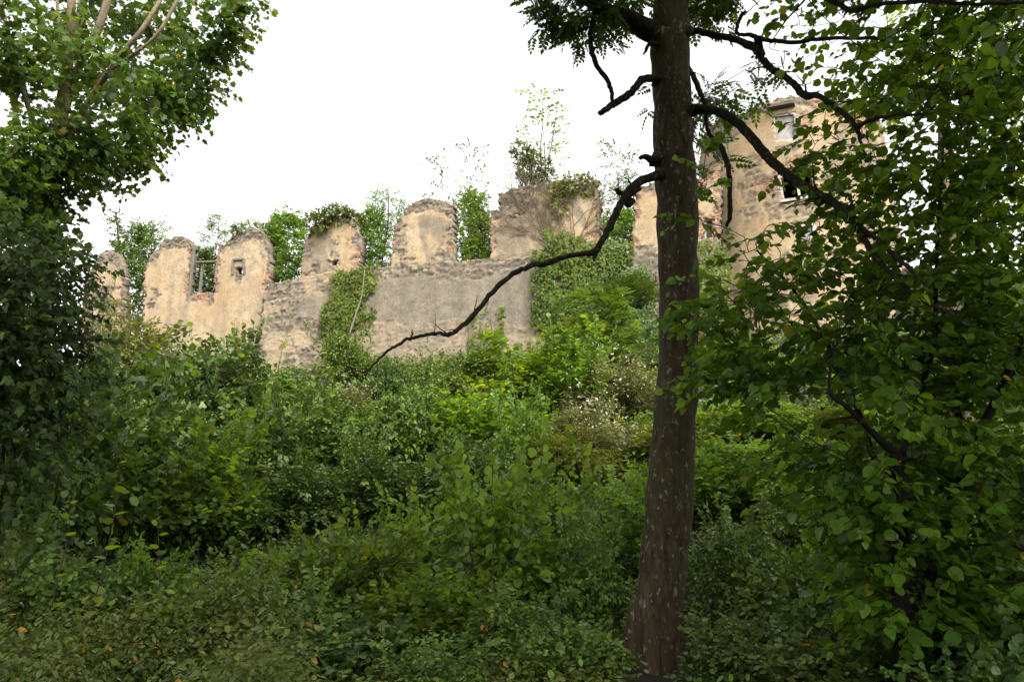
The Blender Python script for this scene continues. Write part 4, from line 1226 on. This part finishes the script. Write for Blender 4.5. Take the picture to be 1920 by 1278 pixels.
# ivy-smothered tree stump below the maple
IY = 8.6
def ip(u, v, Y=IY): return at(u, v, Y)
blob_leaves('ivy_covered_tree', 'dark leaning tree smothered in glossy ivy at the left edge', 'tree', 402,
            [(ip(30, 540), (.85, .7, .7)), (ip(45, 550), (.5, .5, .42)), (ip(65, 630), (.42, .6, .45)), (ip(20, 650), (.8, .7, .7)), (ip(70, 690), (.7, .6, .6)), (ip(-60, 620), (.9, .8, 1.0)), (ip(10, 760), (.7, .7, .7)), (ip(-80, 800), (.9, .8, 1.0)), (ip(40, 850), (.6, .6, .5)), (ip(40, 480), (.5, .5, .3))],
            1900, dict(IVS, size=.088, facing=np.array((.2, -.8, .6)), face=.35, hang=.7, yel=.004, k=6, len=.3), 'ivydark', ip(20, 1000),
            [([(ip(-30, 1000)[0], IY + .2, float(ground(ip(-30, 1000)[0], IY)) - .2), ip(-20, 800, IY + .2), ip(10, 650, IY + .2), ip(40, 500, IY + .2)], (.2, .17, .14, .08))], stem_mat='branch')

# hazel tree on the right
HY = 5.6
def hp(u, v, Y=HY): return at(u, v, Y)
hb = hp(1700, 1300, HY); hz = float(ground(hb[0], HY))
stems = [
    [((hb[0], HY, hz - .2), .07), (hp(1692, 1150), .06), (hp(1688, 1000), .05), (hp(1686, 870), .045), (hp(1645, 820, 5.5), .024), (hp(1590, 765, 5.4), .017), (hp(1555, 730, 5.4), .013), (hp(1570, 640, 5.4), .009), (hp(1600, 590, 5.3), .006)],
    [((hb[0] + .25, HY + .1, hz - .2), .07), (hp(1740, 1100, 5.7), .05), (hp(1770, 980, 5.8), .042), (hp(1815, 860, 5.9), .036), (hp(1880, 720, 6), .03), (hp(1950, 560, 6.1), .022), (hp(2000, 380, 6.2), .015)],
    [((hb[0] + .75, HY - .3, hz - .2), .06), (hp(1940, 1150, 5.2), .045), (hp(1960, 1000, 5.1), .04), (hp(1975, 860, 5.1), .035), (hp(2000, 600, 5.1), .025)],
    [(hp(1686, 880), .03), (hp(1720, 760, 5.8), .026), (hp(1752, 640, 6), .022), (hp(1755, 540, 6.1), .016), (hp(1760, 420, 6.2), .013), (hp(1770, 250, 6.3), .009)],
    [(hp(1690, 1010), .03), (hp(1640, 860, 6.4), .026), (hp(1580, 700, 6.6), .02), (hp(1500, 560, 6.7), .015), (hp(1420, 470, 6.7), .009)],
    [((hb[0] + .1, HY + .6, hz - .2), .06), (hp(1800, 900, 6.6), .05), (hp(1790, 700, 6.8), .04), (hp(1830, 500, 7), .035), (hp(1860, 300, 7.1), .025), (hp(1880, 60, 7.2), .015)],
]
bl = [(hp(1400, 520, 6.6), (.45, .5, .35), 34), (hp(1360, 600, 6.4), (.3, .4, .25), 22), (hp(1480, 480, 6.5), (.4, .5, .35), 30), (hp(1450, 640, 6.0), (.45, .5, .35), 42), (hp(1390, 690, 6.1), (.35, .4, .25), 28), (hp(1540, 560, 6.3), (.4, .5, .4), 30), (hp(1610, 500, 6.4), (.35, .5, .4), 30),
      (hp(1560, 700, 5.8), (.4, .5, .3), 34), (hp(1480, 740, 5.9), (.45, .5, .25), 40), (hp(1640, 640, 5.8), (.35, .4, .4), 34), (hp(1720, 560, 6), (.35, .5, .4), 36), (hp(1600, 410, 6.6), (.3, .6, .25), 40), (hp(1590, 270, 6.8), (.28, .6, .28), 40), (hp(1530, 245, 7.0), (.2, .4, .12), 14), (hp(1660, 280, 6.6), (.4, .6, .4), 60), (hp(1500, 290, 6.9), (.15, .3, .06), 8),
      (hp(1700, 190, 6.6), (.45, .7, .35), 44), (hp(1790, 150, 6.5), (.4, .7, .4), 46), (hp(1870, 90, 6.3), (.4, .7, .4), 44), (hp(1640, 140, 7), (.35, .6, .2), 20), (hp(1530, 60, 7.2), (.25, .5, .25), 16), (hp(1590, 30, 7.2), (.3, .5, .2), 12), (hp(1500, 20, 7.4), (.2, .4, .15), 8), (hp(1860, 250, 6.2), (.4, .7, .5), 52), (hp(1760, 320, 6.4), (.5, .7, .45), 52),
      (hp(1680, 400, 6.3), (.4, .6, .4), 42), (hp(1850, 420, 6), (.45, .7, .5), 60), (hp(1780, 480, 5.9), (.4, .6, .35), 42), (hp(1880, 600, 6.2), (.4, .7, .5), 64), (hp(1790, 680, 6.2), (.4, .6, .4), 56), (hp(1690, 740, 6), (.4, .5, .4), 52), (hp(1870, 800, 6.2), (.4, .7, .45), 64), (hp(1620, 830, 5.6), (.45, .6, .3), 46), (hp(1770, 860, 6.2), (.4, .6, .4), 60),
      (hp(1530, 830, 6.2), (.45, .5, .25), 34), (hp(1850, 960, 6), (.4, .6, .4), 56), (hp(1700, 950, 6.2), (.4, .5, .35), 46), (hp(1600, 950, 5.8), (.35, .5, .3), 30), (hp(1880, 1090, 5.8), (.35, .6, .35), 46), (hp(1760, 1080, 5.9), (.35, .5, .35), 42), (hp(1630, 1060, 6.3), (.3, .5, .3), 26), (hp(1430, 330, 7.2), (.22, .3, .12), 8), (hp(1325, 330, 6.5), (.1, .2, .25), 9), (hp(1310, 410, 6.5), (.14, .2, .2), 9), (hp(1300, 590, 6.4), (.12, .2, .2), 9), (hp(1330, 480, 6.5), (.16, .2, .15), 10),
      (hp(1950, 300, 6), (.5, .8, 1.0), 70), (hp(1980, 700, 5.4), (.5, .8, 1.0), 70), (hp(2000, 1000, 5), (.5, .8, .8), 60), (hp(1800, -60, 6.2), (1.2, 1.0, .5), 90), (hp(1650, -120, 6), (1.0, 1.0, .5), 50), (hp(2000, -100, 5.6), (1.0, 1.2, .8), 70)]
def shown_u(q): return 960 + F * q[0] / (q[1] * CP + (q[2] - EYE) * SP)
bl = THIN_OUT(bl, .45, lambda q: shown_u(q) < 1640 and q[2] > 4.2)
bl = [(q, r, int(n * (1.9 if shown_u(q) > 1560 and q[2] < 3.2 else 1.7 if shown_u(q) > 1700 else 1.2 if shown_u(q) > 1530 else 1.05))) for q, r, n in bl]
bl += [(hp(1700, 1130, 5.5), (.3, .25, .35), 46), (hp(1800, 1140, 5.6), (.3, .25, .35), 46), (hp(1900, 1120, 5.5), (.25, .25, .35), 40), (hp(1690, 980, 5.5), (.25, .2, .25), 28), (hp(1860, 980, 5.6), (.25, .2, .25), 28)]
# unseen leaf masses over, beside and behind the camera, added to shade the foreground
bl += [((8.8, 7, 3), (2.0, 3, 2), 300), ((6.2, 3.2, 6.2), (2.4, 2.4, 1.0), 420), ((3.5, -4.2, 3.2), (5, 1.2, 3), 1100), ((-4.5, -4, 4), (3.4, 1.2, 3.2), 700), ((7.5, 1, 3), (1.2, 4, 3), 420), ((7.2, 5, 3.6), (1.8, 3, 3), 420), ((4.5, 0, 5), (3, 2.6, 1.6), 420), ((5.5, -.5, 2.5), (2, 2, 1.8), 260), ((3.2, 3.6, 5.0), (1.6, 2.4, .9), 190), ((4.5, 4.5, 3.5), (1.0, 1.8, 1.5), 110), ((1.2, 2.8, 5.6), (1.6, 2.0, .7), 120), ((4.6, 2.4, 2.2), (1.0, 1.6, 1.4), 110)]
big_tree('hazel_tree', 'many stemmed hazel tree with broad round leaves filling the right side', 403, stems, bl,
         spec(HAZ, .086, 8, .38, tilt=.45, hang=.4, sag=.3, twig=.0035, twigs=True, yel=.008), 'hazel', 'stembark', (hb[0], HY, hz), part='stem', both=False, r_tip=.0035, airy=.28)

# broken pale stub and the tree behind the hazel
BY = 12.0
def bp(u, v, Y=BY): return at(u, v, Y)
b0 = bp(1785, 700); bz = float(ground(b0[0], BY))
stems = [[((b0[0], BY, bz - .3), .17), (bp(1788, 650), .15), (bp(1780, 480), .12), (bp(1770, 300), .10), (bp(1775, 100), .07), (bp(1790, -80), .05)],
         [(bp(1800, 590), .08), (bp(1740, 565, 11.5), .07), (bp(1712, 556, 11.4), .055), (bp(1692, 540, 11.3), .045)],
         [(bp(1778, 440), .05), (bp(1850, 330), .04), (bp(1920, 200), .03)]]
bl = [(bp(1880, 150), (1.0, 1, 1.2), 55), (bp(1790, 60), (1.0, 1, .8), 44), (bp(1900, 400), (.9, 1, 1.2), 60), (bp(1850, 560), (.8, 1, .7), 44), (bp(1900, 720), (1., 1, .9), 55), (bp(1780, 690), (.7, .8, .6), 38), (bp(1700, 780), (.6, .8, .5), 33), (bp(1960, 250), (1, 1, 2), 55), (bp(1690, 180), (.6, .7, .5), 19), (bp(1960, 600), (1, 1, 1.5), 49)]
big_tree('forest_tree', 'woodland tree behind the hazel with a broken pale side limb', 404, stems, bl,
         spec(OVAL, .13, 7, .42, tilt=.4, hang=.35), 'hazel', 'palebark', (b0[0], BY, bz))

# ------------------------------------------------------------------ shrubs on the slope
TH = 'shrubs in the slope thicket'
for (kind, mat, u, Y, w, top, label, rz) in [
    # under the walls
    ('willow', 'olive', 215, 27, 5.2, 545, 'feathery yellow-green shrub in front of the far-left wall stump', 0.),
    ('fine', 'bushdark', 440, 20, 5.6, 600, 'big rounded shrub in front of the cream wall with leafy shoots on top', .4),
    ('vine', 'bushdark', 340, 18.5, 3.6, 640, 'vine hung shrub at the lower left corner of the cream wall', 1.2),
    ('fine2', 'bush', 645, 27, 3.2, 600, 'green shrub below the ivy band at the foot of the wall', 2.0),
    ('fine', 'bushdark', 722, 25, 2.0, 660, 'small dark shrub just right of the ivy band foot', 2.6),
    ('round', 'bush', 830, 23, 2.2, 645, 'upright leafy shrub below the middle of the grey wall', 3.1),
    ('fine2', 'bush', 915, 25, 3.2, 640, 'low shrub below the thin ivy strands on the wall', 3.3),
    ('hazel', 'hazel', 1010, 21, 3.3, 600, 'rounded hazel shrub in front of the ivy curtain', 4.0),
    ('fine2', 'bush', 1150, 25.5, 3.4, 650, 'green shrub right of the hazel, at the foot of the ivy clump', 4.4),
    ('vine', 'bush', 1215, 24, 3.0, 690, 'leafy creeper heap beside the ash trunk below the wall', 5.0),
    ('fine2', 'bright', 1345, 23, 3.4, 650, 'bright green shrub directly right of the ash trunk at the foot of the tower', 5.5),
    ('fine2', 'bright', 1480, 22, 4.2, 680, 'bright shrub below the tower seen through the hazel leaves', .8),
    ('round', 'bright', 1620, 19, 4.0, 690, 'light green shrub behind the hazel stems', 1.9),
    ('vine', 'bush', 545, 24, 3.4, 695, 'pale shrub at the foot of the rubble masonry, right of the big rounded shrub', 1.3),
    ('fine2', 'bush', 600, 21, 3.4, 695, 'spreading shrub between the big rounded shrub and the ivy band shrub', 2.2),
    ('round', 'bush', 790, 21, 2.6, 690, 'leafy shrub below the hanging dead branch tip', .2),
    ('fine2', 'bush', 215, 20, 4.0, 650, 'mid green shrub below the feathery yellow-green shrub', 4.1),
    ('hazel', 'maple', 190, 12.5, 2.6, 610, 'young maple with lit leaves between the ivy covered tree and the cream wall', 2.7),
    ('round', 'olive', 1230, 16, 3.0, 770, 'olive shrub directly behind the ash trunk', 4.9),
    # middle of the slope
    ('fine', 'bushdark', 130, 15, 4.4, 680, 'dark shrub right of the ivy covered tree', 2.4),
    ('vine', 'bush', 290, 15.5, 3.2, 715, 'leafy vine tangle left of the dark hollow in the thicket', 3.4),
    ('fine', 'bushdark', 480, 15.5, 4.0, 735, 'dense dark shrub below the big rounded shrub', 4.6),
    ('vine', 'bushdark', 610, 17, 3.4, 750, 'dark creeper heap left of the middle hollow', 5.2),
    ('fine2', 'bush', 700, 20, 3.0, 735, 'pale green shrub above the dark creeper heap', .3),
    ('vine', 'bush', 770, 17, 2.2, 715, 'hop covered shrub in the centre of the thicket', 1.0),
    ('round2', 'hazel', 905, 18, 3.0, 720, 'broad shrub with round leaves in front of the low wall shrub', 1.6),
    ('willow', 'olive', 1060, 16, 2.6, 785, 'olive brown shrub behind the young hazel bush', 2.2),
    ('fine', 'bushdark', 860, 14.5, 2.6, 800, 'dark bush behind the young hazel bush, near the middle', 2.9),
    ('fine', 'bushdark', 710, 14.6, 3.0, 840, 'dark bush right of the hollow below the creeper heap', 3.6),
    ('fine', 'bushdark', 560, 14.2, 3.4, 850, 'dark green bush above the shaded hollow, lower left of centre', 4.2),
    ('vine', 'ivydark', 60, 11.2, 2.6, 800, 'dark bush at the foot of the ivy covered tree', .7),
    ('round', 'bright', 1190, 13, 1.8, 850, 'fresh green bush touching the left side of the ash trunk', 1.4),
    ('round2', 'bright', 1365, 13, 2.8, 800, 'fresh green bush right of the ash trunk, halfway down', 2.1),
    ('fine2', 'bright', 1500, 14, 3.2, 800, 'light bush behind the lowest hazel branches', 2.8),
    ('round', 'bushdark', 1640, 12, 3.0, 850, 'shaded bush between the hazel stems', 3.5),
    # front row
    ('hazel', 'lime', 935, 9.3, 2.0, 770, 'young hazel bush with a thin dark stem, centre foreground', 4.3),
    ('hazel', 'bright', 1040, 10.2, 1.5, 840, 'smaller hazel bush at the right shoulder of the young hazel bush', 1.1),
    ('round2', 'bush', 700, 9.0, 2.3, 955, 'arching leafy bush left of the young hazel bush', 5.1),
    ('round2', 'hazel', 560, 8.6, 1.8, 990, 'leafy bush with twiggy top left of the arching bush', 5.8),
    ('round2', 'bushdark', 90, 8.8, 1.9, 960, 'grey-green bush low at the left edge', 1.7),
    ('round', 'bush', 1100, 9.2, 1.5, 930, 'bush left of the ash trunk foot', 2.3),
    ('round', 'bush', 1370, 9.4, 1.7, 920, 'bush right of the ash trunk foot', 3.0),
    ('round2', 'bush', 1470, 8.2, 1.8, 980, 'low bush with flat pale leaves right of the ash trunk', 3.7),
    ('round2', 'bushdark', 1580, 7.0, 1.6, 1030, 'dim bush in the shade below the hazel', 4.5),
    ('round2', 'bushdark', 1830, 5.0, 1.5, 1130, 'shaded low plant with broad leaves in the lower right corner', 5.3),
    ('hazel', 'bright', 1085, 20, 2.2, 590, 'tall fresh green hazel shrub right of the rounded hazel shrub', .9),
    ('round', 'bright', 985, 16, 1.9, 700, 'upright bright shrub above the young hazel bush', 1.9),
    ('hazel', 'bush', 560, 16, 1.9, 690, 'upright shrub rising above the dark creeper heap', 2.9),
    ('hazel', 'hazel', 420, 13.5, 2.2, 735, 'round leaved upright shrub above the creeper covered bush', 3.7),
    ('hazel', 'bushdark', 285, 13.8, 2.1, 745, 'dim upright shrub right of the young maple', 4.4),
    ('round', 'bush', 680, 15, 1.7, 760, 'small upright shrub above the middle dark hollow', 5.3),
    ('hazel', 'bright', 1180, 11, 1.3, 870, 'upright fresh hazel shoots close to the left side of the ash trunk', .4),
    ('hazel', 'lime', 800, 9.8, 1.3, 880, 'slender hazel shrub at the left shoulder of the young hazel bush', 5.7),
    ('hazel', 'bush', 60, 10, 1.6, 870, 'upright leafy shrub at the left edge below the ivy', 1.4),
    ('round2', 'bushdark', 1760, 6.9, 1.9, 1000, 'dark bush between the two thickest hazel stems', .3),
    ('round2', 'bushdark', 1900, 6.4, 1.9, 960, 'dark bush at the right edge behind the hazel stems', 1.5),
    ('round2', 'bush', 1590, 8.8, 2.0, 970, 'dim bush left of the hazel stems, behind the row of broad leaves', 2.5),
    ('fine', 'bush', 1450, 10.5, 2.6, 900, 'bush between the fresh green bush and the low bush with flat pale leaves', 3.2),
    ('fine2', 'bright', 1420, 17, 3.2, 745, 'light green shrub below the tower, left of the hazel branches', 4.2),
    ('fine2', 'bush', 1570, 16.5, 3.4, 770, 'green shrub seen through the hazel leaves below the light green shrub', 5.1),
    ('fine', 'bushdark', 1760, 14.5, 3.6, 800, 'dark shrub behind the hazel, right side of the slope', .9),
    ('fine', 'bushdark', 1880, 12, 3.0, 830, 'dark shrub at the right edge behind the hazel', 1.8),
    ('round2', 'bush', 215, 8.7, 1.8, 1000, 'leafy green bush behind the yellowing plants, below the tall yellowish shoot', 2.2),
    ('round', 'hazel', 335, 8.9, 1.5, 985, 'upright leafy bush behind the yellowing plants, below the thin upright shoot', 3.9),
    ('round2', 'bushdark', 20, 8.2, 1.6, 1000, 'dark leafy bush cut by the left edge behind the yellowing plants', 4.8),
    ('round', 'bush', 580, 7.8, 1.5, 1040, 'bush with narrow leaves between the leafy bush with twiggy top and the bottom edge', .7),
    ('hazel', 'hazel', 700, 8.6, 1.4, 930, 'upright hazel sprouts above the low bush left of the two large round leaves', 1.8),
    ('round2', 'bush', 450, 8.0, 1.8, 1060, 'low leafy bush in front of the dark hollow at lower left', 1.9),
    ('round2', 'hazel', 820, 8.3, 1.9, 1030, 'leafy bush at the left foot of the young hazel bush', 2.6),
    ('round', 'bush', 985, 7.6, 1.7, 1070, 'leafy bush in front of the thin dark stem of the young hazel', 3.4),
    ('round2', 'bushdark', 640, 7.4, 1.9, 1110, 'low green bush at the bottom, left of the two large round leaves', 4.0),
    ('round2', 'bush', 1060, 7.0, 1.3, 1140, 'low bush at the bottom left of the ash trunk foot', 5.4),
    ('round2', 'bushdark', 1400, 7.0, 1.5, 1120, 'low shaded bush at the bottom right of the ash trunk foot', .6),
    ('round2', 'bushdark', 1510, 6.4, 1.6, 1160, 'dark low bush at the bottom between ash and hazel', 1.2),
    ('round2', 'bushdark', 1690, 6.3, 1.8, 1090, 'dark bush around the foot of the hazel stems', 2.1),
    ('round', 'bush', 840, 6.6, 1.5, 1170, 'low dark bush at the bottom, right of the two large round leaves', 2.9),
]:
    if Y > 10.5: w *= 1.1
    pt = at(u, top, Y); h = pt[2] - float(ground(pt[0], Y)) + .1
    shrub(kind, mat, u, None, Y, w, h, label, rz, TH)
# whitish flowering weeds
for (u, Y, w, h, label, rz) in [(1160, 19.5, 3.2, 1.9, 'whitish flowering weeds right of the centre, left of the ash trunk', 0.), (1105, 17, 2.2, 1.6, 'seeding weeds below the whitish flowering weeds', 2.), (650, 22, 2.4, 1.6, 'pale seeding weeds below the ivy band shrub', 4.)]:
    o = shrub('willow', 'pale', u, None, Y, w, h, label, rz, 'pale flowering weeds', 'flowering_weed', 'weed')
    rng = np.random.default_rng(int(u)); lv = Leaves(); n = 420
    q = dome_points(rng, n, w * .55, w * .55, h, .85)[:n]; n = len(q); q[:, 2] = np.maximum(q[:, 2], h * .4)
    lv.add(SMALL, q, rng.normal(0, 1, (n, 3)), rng.normal(0, 1, (n, 3)) + UP, rng.uniform(.04, .1, n), rng.uniform(0, .93, n))
    fm = lv.mesh('blossom'); fm.transform(Matrix.Diagonal((1 / o.scale[0], 1 / o.scale[1], 1 / o.scale[2], 1))); link('blossom', fm, M['flower'], o)
    o.rotation_euler[2] = rz
# old man's beard seed heads at the left
blob_leaves('clematis', 'clematis with whitish seed heads at the right side of the ivy covered tree', 'climber', 501,
            [(at(190, 620, 15), (.4, .4, .5)), (at(205, 660, 15), (.35, .4, .35)), (at(170, 590, 15), (.3, .3, .3))], 150, dict(IVS, tmpl=SMALL, size=.085), 'pale', at(190, 700, 15))
# ash sapling in front of the ivy curtain
zb = float(ground(at(1110, 700, 23)[0], 23))
sapling('ashy', 'maple', 1112, 548, 23, 2.6, zb + .2, 'bright green ash sapling in front of the ivy curtain', .6)
sapling('ashy', 'bush', 1085, 600, 22, 1.6, zb, 'smaller bright sapling at the left foot of the ash sapling', 2.6)
sapling('slim', 'bushdark', 1195, 520, 26.5, 1.8, 10, 'dark slender sapling left of the ash trunk against the wall', 2.0)

# ------------------------------------------------------------------ tall shoots and big-leaved plants near the camera
def shoot(label, pts, n, size, seed, mat='hazel', name='leafy_shoot', cat='shoot', group=None, tm=ROUND, r=.007):
    rng = np.random.default_rng(seed); q = spline(pts, 24); tb = Tubes(); tb.add(q, np.linspace(r, r * .35, 24), 6)
    lv = Leaves(); k = np.linspace(5, 23, n).astype(int)
    t = norm(np.gradient(q, axis=0))[k]; a = np.arange(n) * 2.5 + rng.uniform(0, 6); side = np.stack([np.cos(a), np.sin(a) * .6, 0 * a + .15], -1)
    lv.add(tm, q[k] + side * .015, side + t * .3, t + side * .0 + rng.normal(0, .35, (n, 3)), size * np.linspace(1.1, .7, n) * rng.uniform(.8, 1.2, n), rng.uniform(.2, .93, n))
    o = thing(name, label, cat, (0, 0, 0), 0, group); f = lv.mesh('leaves'); s = tb.mesh('stem'); link('leaves', f, M[mat], o); link('stem', s, M['twig'], o)
    return settle(o, q[0], f, s)


SH = 'upright leafy shoots'
for (label, pxs, Y, n, size, sd) in [
    ('tall upright shoot with round yellowish leaves, left foreground', [(170, 1160), (190, 1080), (208, 1000), (218, 930), (222, 868)], 7.2, 15, .12, 1),
    ('thin upright shoot right of the tall yellowish shoot', [(300, 1150), (298, 1060), (297, 990), (295, 935)], 7.6, 12, .09, 2),
    ('curved shoot left of the tall yellowish shoot', [(100, 1120), (120, 1040), (130, 980), (128, 900)], 7.8, 13, .1, 3),
    ('dark shoot reaching up over the cream wall from the left', [(230, 720), (270, 670), (305, 630), (335, 604)], 12, 16, .15, 4),
    ('short shoot against the cream wall, right of the dark reaching shoot', [(370, 730), (365, 690), (362, 650), (358, 612)], 17, 11, .2, 5),
    ('leafy shoot against the right corner of the cream wall', [(440, 700), (450, 660), (440, 630), (440, 600)], 18.5, 12, .14, 6),
    ('leafy shoot rising over the rubble left of the ivy band', [(520, 700), (528, 660), (540, 620), (548, 585)], 18.5, 14, .14, 7),
    ('leafy stem with big round leaves above the young hazel bush', [(925, 1010), (922, 930), (924, 860), (918, 795)], 8.4, 10, .13, 8),
]:
    pts = [at(u, v, Y) for u, v in pxs]
    if Y < 9: pts = [np.array((pts[0][0], Y, float(ground(pts[0][0], Y))))] + pts
    shoot(label, pts, n, size, sd, group=SH)
for (label, u, Y, h, size, n, sd) in [('plant with two large round leaves at the bottom of the picture', 735, 3.6, .42, .20, 5, 21), ('large drooping leaf plant right of the two large round leaves', 810, 3.6, .33, .19, 4, 22), ('broad pale leaf plant at the left side of the ash trunk foot', 1165, 5.6, .45, .13, 6, 23), ('row of broad leaves on a low stem in the shade right of the ash', 1545, 6.0, .95, .11, 14, 24)]:
    x = at(u, 1100, Y)[0]; z = float(ground(x, Y))
    shoot(label, [np.array((x, Y, z)), np.array((x + .03, Y - .03, z + h * .5)), np.array((x + .0, Y - .1, z + h))], n, size, sd, name='broad_leaved_plant', cat='plant', group='broad leaved plants', r=.005)

rg = np.random.default_rng(99)
for k in range(14):
    u = rg.uniform(0, 760); Y = rg.uniform(6.2, 9.2); p0 = at(u, 900, Y); x = p0[0]; z = float(ground(x, Y)); h = rg.uniform(.8, 1.35); l = rg.normal(0, .1)
    shoot('upright leafy sprout standing out of the ground plants at lower left', [np.array((x, Y, z)), np.array((x + l * .3, Y, z + h * .5)), np.array((x + l, Y - .03, z + h))], int(rg.integers(12, 18)), rg.uniform(.07, .1), 200 + k, ['hazel', 'bush', 'lime', 'carpet'][k % 4], 'leafy_sprout', 'sprout', 'leafy sprouts at lower left', OVAL if k % 2 else ROUND, .005)

# ------------------------------------------------------------------ undergrowth that nobody could count
def carpet(name, label, seed, n, mat, tm, size, region, hmin, hmax, k=9, rad=.22, hmod=None):
    rng = np.random.default_rng(seed)
    P = region(rng, n); n = len(P)
    z = ground(P[:, 0], P[:, 1])
    hh = rng.uniform(hmin, hmax, n) * (.1 + 1.7 * fbm(P[:, 0] * .8, P[:, 1] * .8, seed) ** 1.1)
    lv = Leaves(); rs = np.clip(fbm(P[:, 0] * .9, P[:, 1] * .9, seed + 4) * .9 + rng.normal(0, .12, n), 0, 1)
    for j in range(k):
        t = (j + 1) / k; a = rng.uniform(0, 6.28, n); q = rad * rng.uniform(.1, 1, n) * (1.15 - .6 * t)
        pos = np.stack([P[:, 0] + np.cos(a) * q, P[:, 1] + np.sin(a) * q, z + hh * (.15 + .85 * t) * rng.uniform(.8, 1.1, n)], -1)
        d = np.stack([np.cos(a), np.sin(a), rng.uniform(-.9, .35, n)], -1)
        nn = np.stack([np.cos(a) * .35, np.sin(a) * .35, np.ones(n)], -1) + rng.normal(0, .5, (n, 3))
        rr = np.clip(rs * .6 + rng.uniform(0, .4, n), 0, .93); rr = np.where(rng.uniform(0, 1, n) < .02, .985, rr)
        lv.add(tm, pos, d, nn, size * rng.uniform(.55, 1.25, n), rr)
    o = link(name, lv.mesh(name), M[mat]); o['kind'] = 'stuff'; o['label'] = label
    return o


def wedge(y0, y1, p, ux0=-80, ux1=2000):
    def f(rng, n):
        y = (y0 ** p + (y1 ** p - y0 ** p) * rng.uniform(0, 1, n)) ** (1 / p)
        u = rng.uniform(ux0, ux1, n); x = (u - 960) / F * y * 1.03
        P = np.stack([x, y], -1)
        return P[(wall_front(x, y) > .5) & ~((u > 1120) & (u < 1330) & (y < 8.05))]
    return f


carpet('undergrowth', 'tangled green undergrowth covering the slope below the walls', 601, 11000, 'bush', SMALL, .125, wedge(14.5, 33, 1.3), .2, .6)
carpet('undergrowth', 'low green plants covering the ground in front of the thicket', 602, 3000, 'bush', OVAL, .085, wedge(6.5, 9.8, 1.3), .15, .5, rad=.18)
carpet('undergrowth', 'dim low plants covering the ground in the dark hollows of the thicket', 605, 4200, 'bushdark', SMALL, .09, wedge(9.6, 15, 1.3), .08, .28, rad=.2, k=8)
carpet('undergrowth', 'yellowing low plants covering the ground at the bottom left', 603, 4600, 'yellowish', OVAL, .056, wedge(5, 8.2, 1.4, -80, 620), .4, .92, rad=.14, k=14)
carpet('undergrowth', 'dark low plants covering the ground at the bottom right', 604, 3200, 'carpet', OVAL, .065, wedge(5.6, 8.8, 1.4, 640, 2000), .2, .6, rad=.16, k=10)

# ------------------------------------------------------------------ sky, sun, camera
wd = bpy.data.worlds.new('World'); scene.world = wd; wd.use_nodes = True
nt = wd.node_tree; nt.nodes.clear()
sky = nt.nodes.new('ShaderNodeTexSky'); sky.sky_type = 'NISHITA'; sky.sun_disc = False
SUN_EL, SUN_ROT = R(48), R(150)
sky.sun_elevation = SUN_EL; sky.sun_rotation = SUN_ROT; sky.dust_density = 4; sky.air_density = 1.0; sky.ozone_density = 1
hs = nt.nodes.new('ShaderNodeHueSaturation'); hs.inputs['Saturation'].default_value = .04; hs.inputs['Value'].default_value = 1.25
bg = nt.nodes.new('ShaderNodeBackground'); bg.inputs['Strength'].default_value = .15
ow = nt.nodes.new('ShaderNodeOutputWorld')
nt.links.new(sky.outputs[0], hs.inputs['Color']); nt.links.new(hs.outputs[0], bg.inputs[0]); nt.links.new(bg.outputs[0], ow.inputs[0])
sl = bpy.data.lights.new('sun', 'SUN'); sl.energy = .7; sl.angle = R(18); sl.color = (1, .93, .82)
so = bpy.data.objects.new('sun', sl); COL.objects.link(so)
dv = Vector((math.sin(SUN_ROT) * math.cos(SUN_EL), math.cos(SUN_ROT) * math.cos(SUN_EL), math.sin(SUN_EL)))
so.rotation_euler = dv.to_track_quat('Z', 'Y').to_euler(); so.location = (10, -10, 30)

cam = bpy.data.cameras.new('camera'); cam.sensor_width = 36; cam.lens = F / 1920 * 36; cam.clip_end = 2000; cam.clip_start = .05
co = bpy.data.objects.new('camera', cam); COL.objects.link(co)
co.location = (0, 0, EYE); co.rotation_euler = (R(90) + PITCH, 0, 0)
scene.camera = co
vs = scene.view_settings; vs.view_transform = 'Standard'; vs.look = 'None'; vs.exposure = 1.5; vs.gamma = 1
scene.cycles.max_bounces = 6; scene.cycles.diffuse_bounces = 2; scene.cycles.glossy_bounces = 2; scene.cycles.transmission_bounces = 4
scene.cycles.use_denoising = True; scene.cycles.use_adaptive_sampling = False; scene.cycles.sampling_pattern = 'TABULATED_SOBOL'
scene.cycles.caustics_reflective = False; scene.cycles.caustics_refractive = False
